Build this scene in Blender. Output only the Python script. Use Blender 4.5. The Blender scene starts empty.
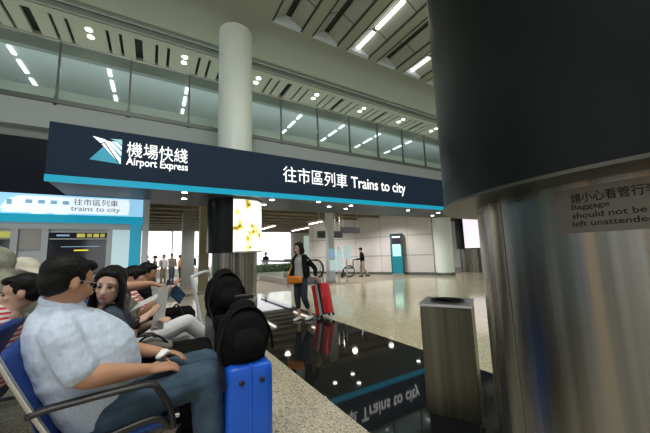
import bpy, bmesh, math, random
from mathutils import Vector, Matrix, Euler, noise
C = bpy.context.scene.collection
scene = bpy.context.scene
PI = math.pi
random.seed(7)

# ------------------------------------------------------------------ camera
cam_data = bpy.data.cameras.new('camera'); cam = bpy.data.objects.new('camera', cam_data); C.objects.link(cam)
cam_data.sensor_width = 36; cam_data.lens = 36 * 289 / 650.0; cam_data.clip_start = 0.02; cam_data.clip_end = 200
_f, _cx = 289.0, 325.0
upv = -Vector((.033 * _f, _f, -37.0)).normalized()
bv = Vector((-172.0, 37 + .033 * 172, _f)).normalized(); bv = (bv - upv * bv.dot(upv)).normalized()
av = upv.cross(bv)
if av.x < 0: av = -av
M3 = Matrix((av, bv, upv))            # camera (x right, y down, z forward) -> world
rt, dn, fw = M3.col[0], M3.col[1], M3.col[2]
mw = Matrix.Identity(4)
for i in range(3):
    mw[i][0] = rt[i]; mw[i][1] = -dn[i]; mw[i][2] = -fw[i]
mw[2][3] = 1.30
cam.matrix_world = mw
scene.camera = cam

# ------------------------------------------------------------------ world, lights, exposure
w = bpy.data.worlds.new('world'); scene.world = w; w.use_nodes = True
w.node_tree.nodes['Background'].inputs[0].default_value = (.58, .70, .61, 1)
w.node_tree.nodes['Background'].inputs[1].default_value = .62
scene.view_settings.view_transform = 'Standard'; scene.view_settings.look = 'None'
scene.view_settings.exposure = 0.0; scene.view_settings.gamma = 1.0
scene.view_settings.use_curve_mapping = False

def area(name, loc, rot, sx, sy, power, col=(1, 1, 1)):
    l = bpy.data.lights.new(name, 'AREA'); l.shape = 'RECTANGLE'; l.size = sx; l.size_y = sy; l.energy = power; l.color = col
    o = bpy.data.objects.new(name, l); C.objects.link(o); o.location = loc; o.rotation_euler = rot
    return o
area('hall_ceiling_light', (5, .5, 8.3), (0, 0, 0), 14, 4, 520, (1, 1, .88))
area('hall_ceiling_fill', (6, -5.0, 2.6), (math.radians(180), 0, 0), 16, 5, 200, (1, 1, .84))  # unseen fill added behind the camera to brighten the hall ceiling
area('seating_fill', (-2.2, -1.5, 7.6), (math.radians(12), math.radians(-10), 0), 4, 4, 300, (1, .98, .95))  # unseen overhead fill added to brighten the seated people
area('hall_side_fill', (-9, 2, 4.0), (0, math.radians(-90), 0), 5, 9, 60, (.8, .92, 1))  # unseen side fill added to light the white column
area('upper_deck_fill', (4, 11.3, 5.62), (math.radians(180), 0, 0), 26, .8, 200, (.88, 1, .96))  # fill hidden behind the kerb, added to brighten upper ceiling and wall
def spot(name, loc, power, ang=150, col=(1, .96, .9), rad=.12):
    l = bpy.data.lights.new(name, 'SPOT'); l.energy = power; l.spot_size = math.radians(ang); l.spot_blend = .6; l.shadow_soft_size = rad; l.color = col
    o = bpy.data.objects.new(name, l); C.objects.link(o); o.location = loc
    return o
for x, y in ((2.5, 12), (5.5, 13), (8.3, 11.6), (8.0, 14.6), (5.0, 18.5), (1.5, 16.5), (7.4, 20.5), (3.0, 22), (10.2, 11.2), (14.5, 12.5)):
    spot('concourse_lamp', (x, y, 3.25), 260)

# ------------------------------------------------------------------ materials
def mat(name, col, rough=.5, metal=0, emit=None, es=1.0, noise_s=None, noise_a=.15, bump=0, bump_s=60, spec=None, coat=0, alpha=None, trans=0, stretch=None):
    m = bpy.data.materials.new(name); m.use_nodes = True; nt = m.node_tree; b = nt.nodes['Principled BSDF']
    b.inputs['Base Color'].default_value = (*col, 1); b.inputs['Roughness'].default_value = rough; b.inputs['Metallic'].default_value = metal
    if spec is not None: b.inputs['Specular IOR Level'].default_value = spec
    if coat: b.inputs['Coat Weight'].default_value = coat; b.inputs['Coat Roughness'].default_value = .05
    if emit: b.inputs['Emission Color'].default_value = (*emit, 1); b.inputs['Emission Strength'].default_value = es
    if trans: b.inputs['Transmission Weight'].default_value = trans
    tc = None
    def coords():
        t = nt.nodes.new('ShaderNodeTexCoord')
        mp = nt.nodes.new('ShaderNodeMapping'); nt.links.new(t.outputs['Object'], mp.inputs[0])
        if stretch: mp.inputs['Scale'].default_value = stretch
        return mp.outputs[0]
    if noise_s:
        n = nt.nodes.new('ShaderNodeTexNoise'); n.inputs['Scale'].default_value = noise_s; n.inputs['Detail'].default_value = 4
        nt.links.new(coords(), n.inputs['Vector'])
        r = nt.nodes.new('ShaderNodeValToRGB')
        r.color_ramp.elements[0].position = .3; r.color_ramp.elements[1].position = .7
        r.color_ramp.elements[0].color = (*[c * (1 - noise_a) for c in col], 1)
        r.color_ramp.elements[1].color = (*[min(1, c * (1 + noise_a)) for c in col], 1)
        nt.links.new(n.outputs[0], r.inputs[0]); nt.links.new(r.outputs[0], b.inputs['Base Color'])
    if bump:
        n = nt.nodes.new('ShaderNodeTexNoise'); n.inputs['Scale'].default_value = bump_s; n.inputs['Detail'].default_value = 3
        nt.links.new(coords(), n.inputs['Vector'])
        bp = nt.nodes.new('ShaderNodeBump'); bp.inputs['Strength'].default_value = bump; bp.inputs['Distance'].default_value = .01
        nt.links.new(n.outputs[0], bp.inputs['Height']); nt.links.new(bp.outputs[0], b.inputs['Normal'])
    return m

def brushed(name, col, rough, scale=(60, 60, .4), amt=.35, bump=.15):
    m = mat(name, col, rough, 1)
    nt = m.node_tree; b = nt.nodes['Principled BSDF']
    t = nt.nodes.new('ShaderNodeTexCoord'); mp = nt.nodes.new('ShaderNodeMapping'); mp.inputs['Scale'].default_value = scale
    nt.links.new(t.outputs['Object'], mp.inputs[0])
    n = nt.nodes.new('ShaderNodeTexNoise'); n.inputs['Scale'].default_value = 1.0; n.inputs['Detail'].default_value = 5
    nt.links.new(mp.outputs[0], n.inputs['Vector'])
    r = nt.nodes.new('ShaderNodeMapRange'); r.inputs['To Min'].default_value = max(.05, rough - amt * .5); r.inputs['To Max'].default_value = rough + amt * .5
    nt.links.new(n.outputs[0], r.inputs['Value']); nt.links.new(r.outputs[0], b.inputs['Roughness'])
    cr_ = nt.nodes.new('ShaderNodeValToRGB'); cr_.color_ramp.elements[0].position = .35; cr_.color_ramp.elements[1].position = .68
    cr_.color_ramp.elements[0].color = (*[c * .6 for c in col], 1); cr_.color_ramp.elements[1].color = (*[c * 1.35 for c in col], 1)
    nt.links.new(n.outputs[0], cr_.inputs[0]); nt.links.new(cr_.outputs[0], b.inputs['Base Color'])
    bp = nt.nodes.new('ShaderNodeBump'); bp.inputs['Strength'].default_value = bump; bp.inputs['Distance'].default_value = .004
    nt.links.new(n.outputs[0], bp.inputs['Height']); nt.links.new(bp.outputs[0], b.inputs['Normal'])
    return m

def granite(name, base, fleck, scale, rough, tile=None, joint=.6):
    m = mat(name, base, rough); nt = m.node_tree; b = nt.nodes['Principled BSDF']
    t = nt.nodes.new('ShaderNodeTexCoord')
    v = nt.nodes.new('ShaderNodeTexVoronoi'); v.inputs['Scale'].default_value = scale
    nt.links.new(t.outputs['Object'], v.inputs['Vector'])
    r = nt.nodes.new('ShaderNodeValToRGB'); r.color_ramp.interpolation = 'CONSTANT'
    e = r.color_ramp.elements; e[0].position = 0; e[0].color = (*fleck, 1); e[1].position = .22; e[1].color = (*base, 1)
    e2 = e.new(.62); e2.color = (*[c * .8 for c in base], 1); e3 = e.new(.85); e3.color = (*[min(1, c * 1.25) for c in base], 1)
    sep = nt.nodes.new('ShaderNodeSeparateColor'); nt.links.new(v.outputs['Color'], sep.inputs[0])
    nt.links.new(sep.outputs[0], r.inputs[0])
    out = r.outputs[0]
    if tile:
        br = nt.nodes.new('ShaderNodeTexBrick'); br.offset = 0; br.inputs['Scale'].default_value = 1
        br.inputs['Brick Width'].default_value = tile; br.inputs['Row Height'].default_value = tile
        br.inputs['Mortar Size'].default_value = .004; br.inputs['Color1'].default_value = (1, 1, 1, 1); br.inputs['Color2'].default_value = (.93, .93, .93, 1)
        br.inputs['Mortar'].default_value = (joint, joint, joint, 1)
        nt.links.new(t.outputs['Object'], br.inputs['Vector'])
        mx = nt.nodes.new('ShaderNodeMix'); mx.data_type = 'RGBA'; mx.blend_type = 'MULTIPLY'; mx.inputs[0].default_value = 1
        nt.links.new(out, mx.inputs[6]); nt.links.new(br.outputs[0], mx.inputs[7]); out = mx.outputs[2]
    nt.links.new(out, b.inputs['Base Color'])
    return m

M = {}
M['granite'] = granite('speckled_granite', (.60, .54, .41), (.25, .22, .18), 110, .20, .6, .75)
M['black_granite'] = granite('polished_black_granite', (.010, .011, .011), (.02, .02, .02), 120, .035, .9, .5)
M['beige_tile'] = granite('polished_beige_tile', (.68, .63, .45), (.66, .61, .44), 40, .10, .9, .85)
M['brown_floor'] = mat('brown_matte_floor', (.27, .235, .18), .45, noise_s=3, noise_a=.08)
M['ceiling'] = mat('painted_ceiling', (.36, .375, .29), .8)
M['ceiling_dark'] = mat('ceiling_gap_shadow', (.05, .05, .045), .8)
M['coffer'] = mat('coffer_panel', (.37, .38, .32), .7, noise_s=1.5, noise_a=.08)
M['rib'] = mat('coffer_rib', (.33, .36, .33), .6)
M['white_col'] = mat('white_column_paint', (.86, .95, .92), .35)
M['fascia'] = mat('grey_fascia', (.44, .50, .50), .5)
M['slab_edge'] = mat('slab_edge_metal', (.16, .18, .18), .4, .5)
M['navy'] = mat('navy_sign_face', (.010, .024, .050), .6, spec=.2, emit=(.006, .016, .034), es=.3)
M['cyan'] = mat('lit_cyan_strip', (.0, .25, .38), .4, emit=(.0, .24, .38), es=.9)
M['letter'] = mat('lit_white_lettering', (.8, .85, .85), .4, emit=(1, 1, 1), es=1.0)
M['letter_dim'] = mat('white_lettering', (.7, .75, .72), .4, emit=(.8, .85, .8), es=.55)
M['logo_teal'] = mat('logo_teal', (.02, .28, .42), .4, emit=(.02, .28, .42), es=.6)
M['logo_pale'] = mat('logo_pale_blue', (.3, .6, .65), .4, emit=(.3, .6, .65), es=.5)
M['steel'] = brushed('brushed_steel', (.24, .235, .21), .27, (14, 14, .15), .14, .25)  # vertical streaks in the base colour stand in for reflected ones
for q in ('steel',):
    _b = M[q].node_tree.nodes['Principled BSDF']; _b.inputs['Anisotropic'].default_value = .85; _b.inputs['Anisotropic Rotation'].default_value = .25
    _t = M[q].node_tree.nodes.new('ShaderNodeTangent'); _t.direction_type = 'RADIAL'; _t.axis = 'Z'; M[q].node_tree.links.new(_t.outputs[0], _b.inputs['Tangent'])
M['rim'] = mat('dark_bronze_rim', (.10, .10, .08), .35, .8)
M['steel_bin'] = brushed('brushed_steel_bin', (.13, .125, .095), .34, (9, 9, .2), .16, .2)
M['steel_trim'] = mat('steel_trim', (.6, .6, .58), .3, 1)
M['dark_drum'] = mat('dark_glossy_cladding', (.008, .011, .011), .32, .0, spec=.15, noise_s=2, noise_a=.2)
M['glass'] = mat('balustrade_glass', (.80, .87, .85), .03, trans=1.0); M['glass'].node_tree.nodes['Principled BSDF'].inputs['IOR'].default_value = 1.12
M['black'] = mat('black_plastic', (.012, .012, .014), .4)
M['black_rubber'] = mat('black_rubber', (.02, .02, .02), .6)
M['downlight'] = mat('downlight_lens', (1, 1, 1), .5, emit=(1, .97, .85), es=14)
M['tube'] = mat('fluorescent_tube', (1, 1, 1), .5, emit=(1, .97, .88), es=3.5)
M['reflection_strip'] = mat('stand_in_reflection_strip', (1, 1, 1), .5, emit=(.95, 1, .95), es=2.2)
M['window'] = mat('bright_daylight_window', (.9, .9, .95), .5, emit=(.97, .95, 1), es=1.7)
M['wall'] = mat('pale_wall_panel', (.74, .71, .70), .4)
M['wall_joint'] = mat('wall_joint', (.42, .41, .4), .5)
M['olive'] = mat('olive_ceiling', (.20, .18, .11), .6, noise_s=2, noise_a=.1)
M['soffit'] = mat('blue_grey_soffit', (.035, .055, .075), .5)
M['grey_paint'] = mat('grey_paint', (.28, .31, .29), .5)
M['beige_paint'] = mat('olive_beige_paint', (.36, .34, .20), .5)
M['white_paint'] = mat('white_paint', (.62, .68, .72), .45)
M['silver'] = mat('silver_frame', (.50, .54, .56), .35, .6)
M['dark_glass'] = mat('dark_glass', (.012, .016, .03), .08, spec=.6)
M['teal'] = mat('teal_panel', (.01, .20, .26), .35, emit=(.01, .20, .26), es=.3)
M['poster'] = mat('pale_lit_poster', (.55, .72, .78), .4, emit=(.55, .75, .8), es=.45)
M['screen'] = mat('teal_white_screen', (.4, .75, .7), .4, emit=(.35, .75, .65), es=.6)
M['train_blue'] = mat('banner_light_blue', (.25, .55, .75), .4, emit=(.32, .62, .85), es=.85)
M['train_white'] = mat('banner_train_white', (.75, .85, .9), .4, emit=(.75, .88, .97), es=.9)
M['train_window'] = mat('banner_train_window', (.25, .45, .6), .4, emit=(.22, .42, .6), es=.6)
M['banner_text'] = mat('banner_brown_text', (.15, .1, .1), .5)
M['yellow'] = mat('lit_yellow_text', (.8, .65, .05), .5, emit=(.85, .7, .05), es=.8)
M['yellow_dim'] = mat('dim_yellow_mark', (.6, .55, .12), .5, emit=(.6, .55, .12), es=.5)
M['olive_sign'] = mat('olive_sign_text', (.45, .45, .1), .5, emit=(.45, .45, .1), es=.5)
M['ad'] = None

def ad_material():
    m = bpy.data.materials.new('lit_floral_advert'); m.use_nodes = True; nt = m.node_tree; b = nt.nodes['Principled BSDF']
    t = nt.nodes.new('ShaderNodeTexCoord')
    n = nt.nodes.new('ShaderNodeTexNoise'); n.inputs['Scale'].default_value = 3.2; n.inputs['Detail'].default_value = 5
    nt.links.new(t.outputs['Object'], n.inputs['Vector'])
    r = nt.nodes.new('ShaderNodeValToRGB'); e = r.color_ramp.elements
    e[0].position = .33; e[0].color = (.16, .10, .03, 1); e[1].position = .46; e[1].color = (1, .97, .78, 1)
    x = e.new(.385); x.color = (.75, .55, .1, 1); x = e.new(.42); x.color = (.8, .75, .3, 1)
    nt.links.new(n.outputs[0], r.inputs[0]); nt.links.new(r.outputs[0], b.inputs['Base Color']); nt.links.new(r.outputs[0], b.inputs['Emission Color'])
    b.inputs['Emission Strength'].default_value = 1.1
    return m
M['ad'] = ad_material()
M['ad_pink'] = mat('lit_pale_pink_advert', (.9, .8, .88), .4, emit=(.95, .82, .92), es=.95)
M['skin'] = mat('skin', (.50, .27, .17), .5, spec=.35)
M['skin_light'] = mat('light_skin', (.62, .40, .30), .5, spec=.35)
M['skin_dark'] = mat('tanned_skin', (.36, .19, .11), .5, spec=.35)
M['hair'] = mat('black_hair', (.004, .0035, .0035), .5, spec=.22, bump=.6, bump_s=120, stretch=(1, 1, .3))
M['shirt_blue'] = mat('pale_blue_cotton', (.58, .68, .84), .85, noise_s=55, noise_a=.07, bump=.9, bump_s=9, stretch=(1.6, 1, .6))
M['navy_denim'] = mat('dark_navy_denim', (.018, .03, .055), .9, bump=.3, bump_s=25)
M['denim'] = mat('blue_denim', (.045, .085, .13), .9, noise_s=10, noise_a=.35, bump=.35, bump_s=25)
M['dark_top'] = mat('dark_grey_blue_knit', (.045, .06, .085), .9, noise_s=60, noise_a=.3, bump=.3, bump_s=20)
M['black_cloth'] = mat('black_cloth', (.006, .006, .007), .85, spec=.15, bump=.4, bump_s=20)
M['grey_cloth'] = mat('grey_brown_cloth', (.20, .19, .17), .9, bump=.4, bump_s=20)
M['white_cloth'] = mat('white_cotton', (.80, .81, .85), .85, bump=.3, bump_s=14)
M['grey_top'] = mat('light_grey_jersey', (.36, .38, .38), .9, bump=.3, bump_s=20)
M['sage'] = mat('sage_grey_knit', (.27, .28, .22), .9, noise_s=14, noise_a=.35, bump=.4, bump_s=20)
M['cream'] = mat('cream_canvas', (.62, .60, .50), .9, noise_s=12, noise_a=.12, bump=.5, bump_s=14)
M['paper'] = mat('white_paper', (.9, .92, .93), .7)
M['magazine'] = mat('blue_printed_page', (.05, .12, .22), .5, noise_s=14, noise_a=.8)
M['orange'] = mat('orange_leather', (.75, .24, .02), .5, bump=.3, bump_s=30)
M['red'] = mat('red_hard_shell', (.55, .012, .02), .28, coat=.3)
M['blue_case'] = mat('blue_hard_shell', (.006, .12, .72), .38, coat=.15)
M['seat_blue'] = mat('blue_vinyl', (.008, .045, .24), .5, bump=.15, bump_s=60)
M['lip'] = mat('lip', (.38, .10, .09), .5)
M['eye'] = mat('dark_eye', (.01, .008, .008), .2)
M['lens'] = mat('clear_lens', (.8, .8, .8), .02, trans=1)
M['shoe_white'] = mat('white_shoe', (.65, .65, .65), .6)
M['leaf'] = mat('green_leaf', (.05, .13, .03), .5, noise_s=8, noise_a=.5)
M['planter'] = mat('planter_white', (.55, .54, .52), .5)
M['khaki'] = mat('khaki_cloth', (.34, .29, .2), .9)

def stripe_material(name, c1, c2, scale, axis=2):
    m = mat(name, c1, .85); nt = m.node_tree; b = nt.nodes['Principled BSDF']
    t = nt.nodes.new('ShaderNodeTexCoord'); sp = nt.nodes.new('ShaderNodeSeparateXYZ'); nt.links.new(t.outputs['Object'], sp.inputs[0])
    mu = nt.nodes.new('ShaderNodeMath'); mu.operation = 'MULTIPLY'; mu.inputs[1].default_value = scale; nt.links.new(sp.outputs[axis], mu.inputs[0])
    fr = nt.nodes.new('ShaderNodeMath'); fr.operation = 'FRACT'; nt.links.new(mu.outputs[0], fr.inputs[0])
    r = nt.nodes.new('ShaderNodeValToRGB'); r.color_ramp.interpolation = 'CONSTANT'; e = r.color_ramp.elements
    e[0].color = (*c1, 1); e[1].position = .5; e[1].color = (*c2, 1)
    nt.links.new(fr.outputs[0], r.inputs[0]); nt.links.new(r.outputs[0], b.inputs['Base Color'])
    return m
M['stripes'] = stripe_material('red_white_stripe', (.55, .05, .07), (.7, .68, .66), 32)

# ------------------------------------------------------------------ helpers
def link(name, me, m, parent=None, loc=None):
    o = bpy.data.objects.new(name, me); C.objects.link(o)
    for x in (m if isinstance(m, (list, tuple)) else [m]): o.data.materials.append(x)
    if parent: o.parent = parent
    if loc: o.location = loc
    return o
def obj(name, bm, m, parent=None, smooth=False, loc=None):
    me = bpy.data.meshes.new(name); bmesh.ops.recalc_face_normals(bm, faces=bm.faces[:]); bm.to_mesh(me); bm.free()
    if smooth:
        for p in me.polygons: p.use_smooth = True
        try: me.set_sharp_from_angle(angle=math.radians(40))
        except Exception: pass
    return link(name, me, m, parent, loc)
def thing(name, label, cat, loc=(0, 0, 0), rz=0, group=None):
    o = bpy.data.objects.new(name, None); C.objects.link(o); o.location = loc; o.rotation_euler = (0, 0, rz); o.empty_display_size = .1
    o['label'] = label; o['category'] = cat
    if group: o['group'] = group
    return o
def tag(o, label, cat, group=None, kind=None):
    o['label'] = label; o['category'] = cat
    if group: o['group'] = group
    if kind: o['kind'] = kind
    return o
def struct(name, bm, m, parent=None, smooth=False):
    o = obj(name, bm, m, parent, smooth)
    if not parent: o['kind'] = 'structure'
    return o
def B(*boxes):
    bm = bmesh.new()
    for b in boxes: add_box(bm, *b)
    return bm
def add_box(bm, x0, x1, y0, y1, z0, z1, bev=0, mtx=None):
    r = bmesh.ops.create_cube(bm, size=1)
    vs = r['verts']
    for v in vs: v.co = Vector(((x0 + x1) / 2 + v.co.x * (x1 - x0), (y0 + y1) / 2 + v.co.y * (y1 - y0), (z0 + z1) / 2 + v.co.z * (z1 - z0)))
    if bev:
        es = list({e for v in vs for e in v.link_edges})
        r2 = bmesh.ops.bevel(bm, geom=es, offset=bev, segments=3, affect='EDGES', profile=.6)
        vs = list({v for f in r2['faces'] for v in f.verts} | {v for v in vs if v.is_valid})
    if mtx:
        for v in vs: v.co = mtx @ v.co
    return vs
def add_ring_surf(bm, rings, cap=True, closed=True):
    L = [[bm.verts.new(p) for p in r] for r in rings]
    n = len(L[0])
    for a, b in zip(L, L[1:]):
        for i in range(n if closed else n - 1):
            j = (i + 1) % n; bm.faces.new((a[i], a[j], b[j], b[i]))
    if cap and closed:
        bm.faces.new(L[0][::-1]); bm.faces.new(L[-1])
    return L
def spline(pts, rad, k=5):
    if len(pts) < 3 or k < 2: return [Vector(p) for p in pts], list(rad)
    P = [Vector(p) for p in pts]; out = []; R = []
    for i in range(len(P) - 1):
        p0 = P[max(i - 1, 0)]; p1 = P[i]; p2 = P[i + 1]; p3 = P[min(i + 2, len(P) - 1)]
        for s in range(k):
            t = s / k
            out.append(.5 * ((2 * p1) + (p2 - p0) * t + (2 * p0 - 5 * p1 + 4 * p2 - p3) * t * t + (3 * p1 - p0 - 3 * p2 + p3) * t ** 3))
            a, b = rad[i], rad[i + 1]
            sm = t
            R.append(tuple(x + (y - x) * sm for x, y in zip(a, b)) if isinstance(a, tuple) else a + (b - a) * sm)
    out.append(P[-1]); R.append(rad[-1])
    return out, R
def add_tube(bm, pts, rad, side=None, seg=12, k=5, round_ends=True):
    """rad: r or (r_side, r_other) per point"""
    if not isinstance(rad, (list,)): rad = [rad] * len(pts)
    rad = [r if isinstance(r, tuple) else (r, r) for r in rad]
    P, R = spline(pts, rad, k)
    rings = []; prev = None
    n = len(P)
    for i in range(n):
        t = (P[min(i + 1, n - 1)] - P[max(i - 1, 0)]).normalized()
        if side is not None: s = Vector(side)
        elif prev is not None: s = prev
        else: s = Vector((0, 0, 1)) if abs(t.z) < .9 else Vector((1, 0, 0))
        s = (s - t * s.dot(t)).normalized(); prev = s; u = t.cross(s)
        r = R[i] if isinstance(R[i], tuple) else (R[i], R[i])
        def ring(c, f): return [c + s * (r[0] * f * math.cos(a)) + u * (r[1] * f * math.sin(a)) for a in [2 * PI * q / seg for q in range(seg)]]
        if i == 0 and round_ends:
            m_ = min(r)
            for a in (75, 50, 25): rings.append(ring(P[i] - t * m_ * math.sin(math.radians(a)), math.cos(math.radians(a))))
        rings.append(ring(P[i], 1))
        if i == n - 1 and round_ends:
            m_ = min(r)
            for a in (25, 50, 75): rings.append(ring(P[i] + t * m_ * math.sin(math.radians(a)), math.cos(math.radians(a))))
    add_ring_surf(bm, rings)
def tube(*a, **k):
    bm = bmesh.new(); add_tube(bm, *a, **k); return bm
def add_cyl(bm, c, r, z0, z1, seg=64, r2=None):
    r2 = r if r2 is None else r2
    add_ring_surf(bm, [[Vector((c[0] + q * math.cos(2 * PI * i / seg), c[1] + q * math.sin(2 * PI * i / seg), z)) for i in range(seg)] for q, z in ((r, z0), (r2, z1))])
def add_lathe(bm, c, prof, seg=64):
    add_ring_surf(bm, [[Vector((c[0] + q * math.cos(2 * PI * i / seg), c[1] + q * math.sin(2 * PI * i / seg), c[2] + z)) for i in range(seg)] for q, z in prof])
def add_ell(bm, c, r, rot=None, seg=20, rings=14):
    m = Matrix.Translation(Vector(c)) @ (rot.to_4x4() if rot else Matrix.Identity(4)) @ Matrix.Diagonal((r[0], r[1], r[2], 1))
    bmesh.ops.create_uvsphere(bm, u_segments=seg, v_segments=rings, radius=1, matrix=m)
def prism(poly, z0, z1, axis='z'):
    bm = bmesh.new()
    f = {'z': lambda a, b, h: (a, b, h), 'y': lambda a, b, h: (a, h, b), 'x': lambda a, b, h: (h, a, b)}[axis]
    add_ring_surf(bm, [[Vector(f(a, b, h)) for a, b in poly] for h in (z0, z1)])
    return bm

CJK = None
def text_mesh(body, width, height, depth=.004, bold=0.0):
    cu = bpy.data.curves.new('txt', 'FONT'); cu.body = body; cu.size = 1; cu.extrude = .01; cu.offset = bold; cu.resolution_u = 3
    o = bpy.data.objects.new('txt', cu); C.objects.link(o)
    bpy.context.view_layer.update()
    me = bpy.data.meshes.new_from_object(o.evaluated_get(bpy.context.evaluated_depsgraph_get()))
    bpy.data.objects.remove(o); bpy.data.curves.remove(cu)
    xs = [v.co.x for v in me.vertices]; ys = [v.co.y for v in me.vertices]; zs = [v.co.z for v in me.vertices]
    x0, x1, y0, y1 = min(xs), max(xs), min(ys), max(ys)
    sx = width / (x1 - x0); sy = height / (y1 - y0)
    for v in me.vertices:
        v.co = Vector(((v.co.x - x0) * sx, 0 - v.co.z / .01 * depth, (v.co.y - y0) * sy))     # reads when seen from -Y
    return me
def text(name, body, x0, x1, y, z0, z1, m, parent, bold=0.0, depth=.004, rz=0, origin=None):
    me = text_mesh(body, x1 - x0, z1 - z0, depth, bold)
    o = link(name, me, m, parent)
    o.location = (x0, y - depth, z0)
    return o

# ---- organic bodies: overlapping tubes and ellipsoids melted into one surface
def melt(name, bm, m, parent=None, voxel=.012, smooth=4, wrinkle=0, wscale=.12, tris=None):
    me = bpy.data.meshes.new('tmp'); bm.to_mesh(me); bm.free()
    o = bpy.data.objects.new('tmp', me); C.objects.link(o)
    rm = o.modifiers.new('r', 'REMESH'); rm.mode = 'VOXEL'; rm.voxel_size = voxel; rm.adaptivity = 0
    sm = o.modifiers.new('s', 'SMOOTH'); sm.iterations = smooth; sm.factor = .5
    if wrinkle:
        tx = bpy.data.textures.new('folds', 'CLOUDS'); tx.noise_scale = wscale; tx.noise_depth = 2
        d = o.modifiers.new('d', 'DISPLACE'); d.texture = tx; d.strength = wrinkle; d.mid_level = .5; d.texture_coords = 'GLOBAL'
    dg = bpy.context.evaluated_depsgraph_get()
    out = bpy.data.meshes.new_from_object(o.evaluated_get(dg))
    bpy.data.objects.remove(o)
    for p in out.polygons: p.use_smooth = True
    out.name = name
    return link(name, out, m, parent)

def rotm(yaw, pitch=0, roll=0):
    """head frame: +X looks forward, Z up. yaw about Z, pitch>0 looks down"""
    return (Matrix.Rotation(yaw, 3, 'Z') @ Matrix.Rotation(pitch, 3, 'Y') @ Matrix.Rotation(roll, 3, 'X'))
def head_blobs(bm, c, R, s=1.0, fine=True):
    c = Vector(c); g = lambda x, y, z: c + R @ Vector((x * s, y * s, z * s))
    add_ell(bm, g(-.012, 0, .030), (.098 * s, .078 * s, .090 * s), R)          # skull
    add_ell(bm, g(.020, 0, -.035), (.068 * s, .062 * s, .080 * s), R)          # face
    add_ell(bm, g(.048, 0, -.088), (.030 * s, .032 * s, .024 * s), R)          # chin
    add_ell(bm, g(.010, 0, -.070), (.052 * s, .055 * s, .038 * s), R)          # jaw
    if fine:
        add_tube(bm, [g(.082, 0, .012), g(.094, 0, -.012), g(.107, 0, -.036)], [.009 * s, .011 * s, .013 * s], k=3)
        for q in (-1, 1):
            add_ell(bm, g(.095, q * .012, -.038), (.010 * s, .009 * s, .008 * s), R, 10, 8)
            add_ell(bm, g(.066, q * .036, -.022), (.020 * s, .022 * s, .018 * s), R, 12, 8)   # cheek
            add_ell(bm, g(.074, q * .030, .020), (.014 * s, .024 * s, .008 * s), R, 12, 8)    # brow
            add_ell(bm, g(-.006, q * .079, -.012), (.020 * s, .007 * s, .031 * s), R @ Matrix.Rotation(q * .25, 3, 'Z'), 12, 10)  # ear
        add_ell(bm, g(.086, 0, -.062), (.012 * s, .023 * s, .008 * s), R, 12, 8)
def face_parts(parent, c, R, s=1.0, smile=False):
    for ch in parent.children:
        if ch.name.startswith('body'): thing_ = ch
    parent_, parent = parent, None
    made = []
    c = Vector(c); g = lambda x, y, z: c + R @ Vector((x * s, y * s, z * s))
    for q in (-1, 1):
        bm = bmesh.new(); add_ell(bm, g(.083, q * .031, .003), (.009 * s, .015 * s, .0062 * s), R, 12, 8); made.append(obj('eye', bm, M['eye'], None, True))
        bm = tube([g(.092, q * .016, .023), g(.092, q * .030, .027), g(.083, q * .046, .022)], [.003 * s, .0035 * s, .002 * s], k=4); made.append(obj('eyebrow', bm, M['hair'], None, True))
    bm = tube([g(.093, -.021, -.062), g(.099, 0, -.063), g(.093, .021, -.062)], [(.004 * s, .003 * s), (.007 * s, .005 * s), (.004 * s, .003 * s)], k=4); made.append(obj('mouth', bm, M['lip'], None, True))
    for o in made: rel(o, thing_)

def hand_blobs(bm, wrist, d, palm_n, s=1.0, curl=.5, thumb_side=1, spread=.1):
    """d: wrist->knuckle direction, palm_n: normal the palm looks to"""
    wrist = Vector(wrist); d = Vector(d).normalized(); n = Vector(palm_n); n = (n - d * n.dot(d)).normalized(); sd = d.cross(n) * thumb_side
    pc = wrist + d * .045 * s
    add_tube(bm, [wrist - d * .02 * s, wrist + d * .02 * s, wrist + d * .075 * s], [(.026 * s, .019 * s), (.036 * s, .017 * s), (.041 * s, .014 * s)], side=sd, k=3)
    for i, (off, ln) in enumerate(((.030, .078), (.010, .088), (-.010, .082), (-.029, .064))):
        b = wrist + d * .078 * s + sd * off * s
        dd = (d + sd * off * spread * 10).normalized(); a = 0
        pts = [b - dd * .01 * s]; p = b
        for j, fr in enumerate((.42, .32, .26)):
            a += curl * (.45, .65, .5)[j]
            v = dd * math.cos(a) + n * math.sin(a)
            pts.append(p.copy()); p = p + v * ln * fr * s
        pts.append(p)
        add_tube(bm, pts, [.0095 * s, .0095 * s, .009 * s, .0085 * s, .007 * s][:len(pts)], seg=8, k=2)
    t0 = wrist + d * .02 * s + sd * .028 * s
    add_tube(bm, [t0, t0 + (d * .6 + sd * .7 + n * .25) * .035 * s, t0 + (d * 1.1 + sd * .75 + n * .7) * .05 * s, t0 + (d * 1.5 + sd * .65 + n * .9) * .058 * s], [.014 * s, .012 * s, .010 * s, .008 * s], seg=8, k=2)

# ================================================================== SETTING
struct('floor', B((-12, 1.40, -10, 10.0, -.1, 0)), M['granite'])
struct('floor', B((1.40, 3.10, -10, 10.0, -.1, 0)), M['black_granite'])
struct('floor', B((3.10, 19, -10, 10.0, -.1, 0)), M['beige_tile'])
struct('floor', B((-12, 19, 10.0, 26, -.1, 0)), M['brown_floor'])

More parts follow.
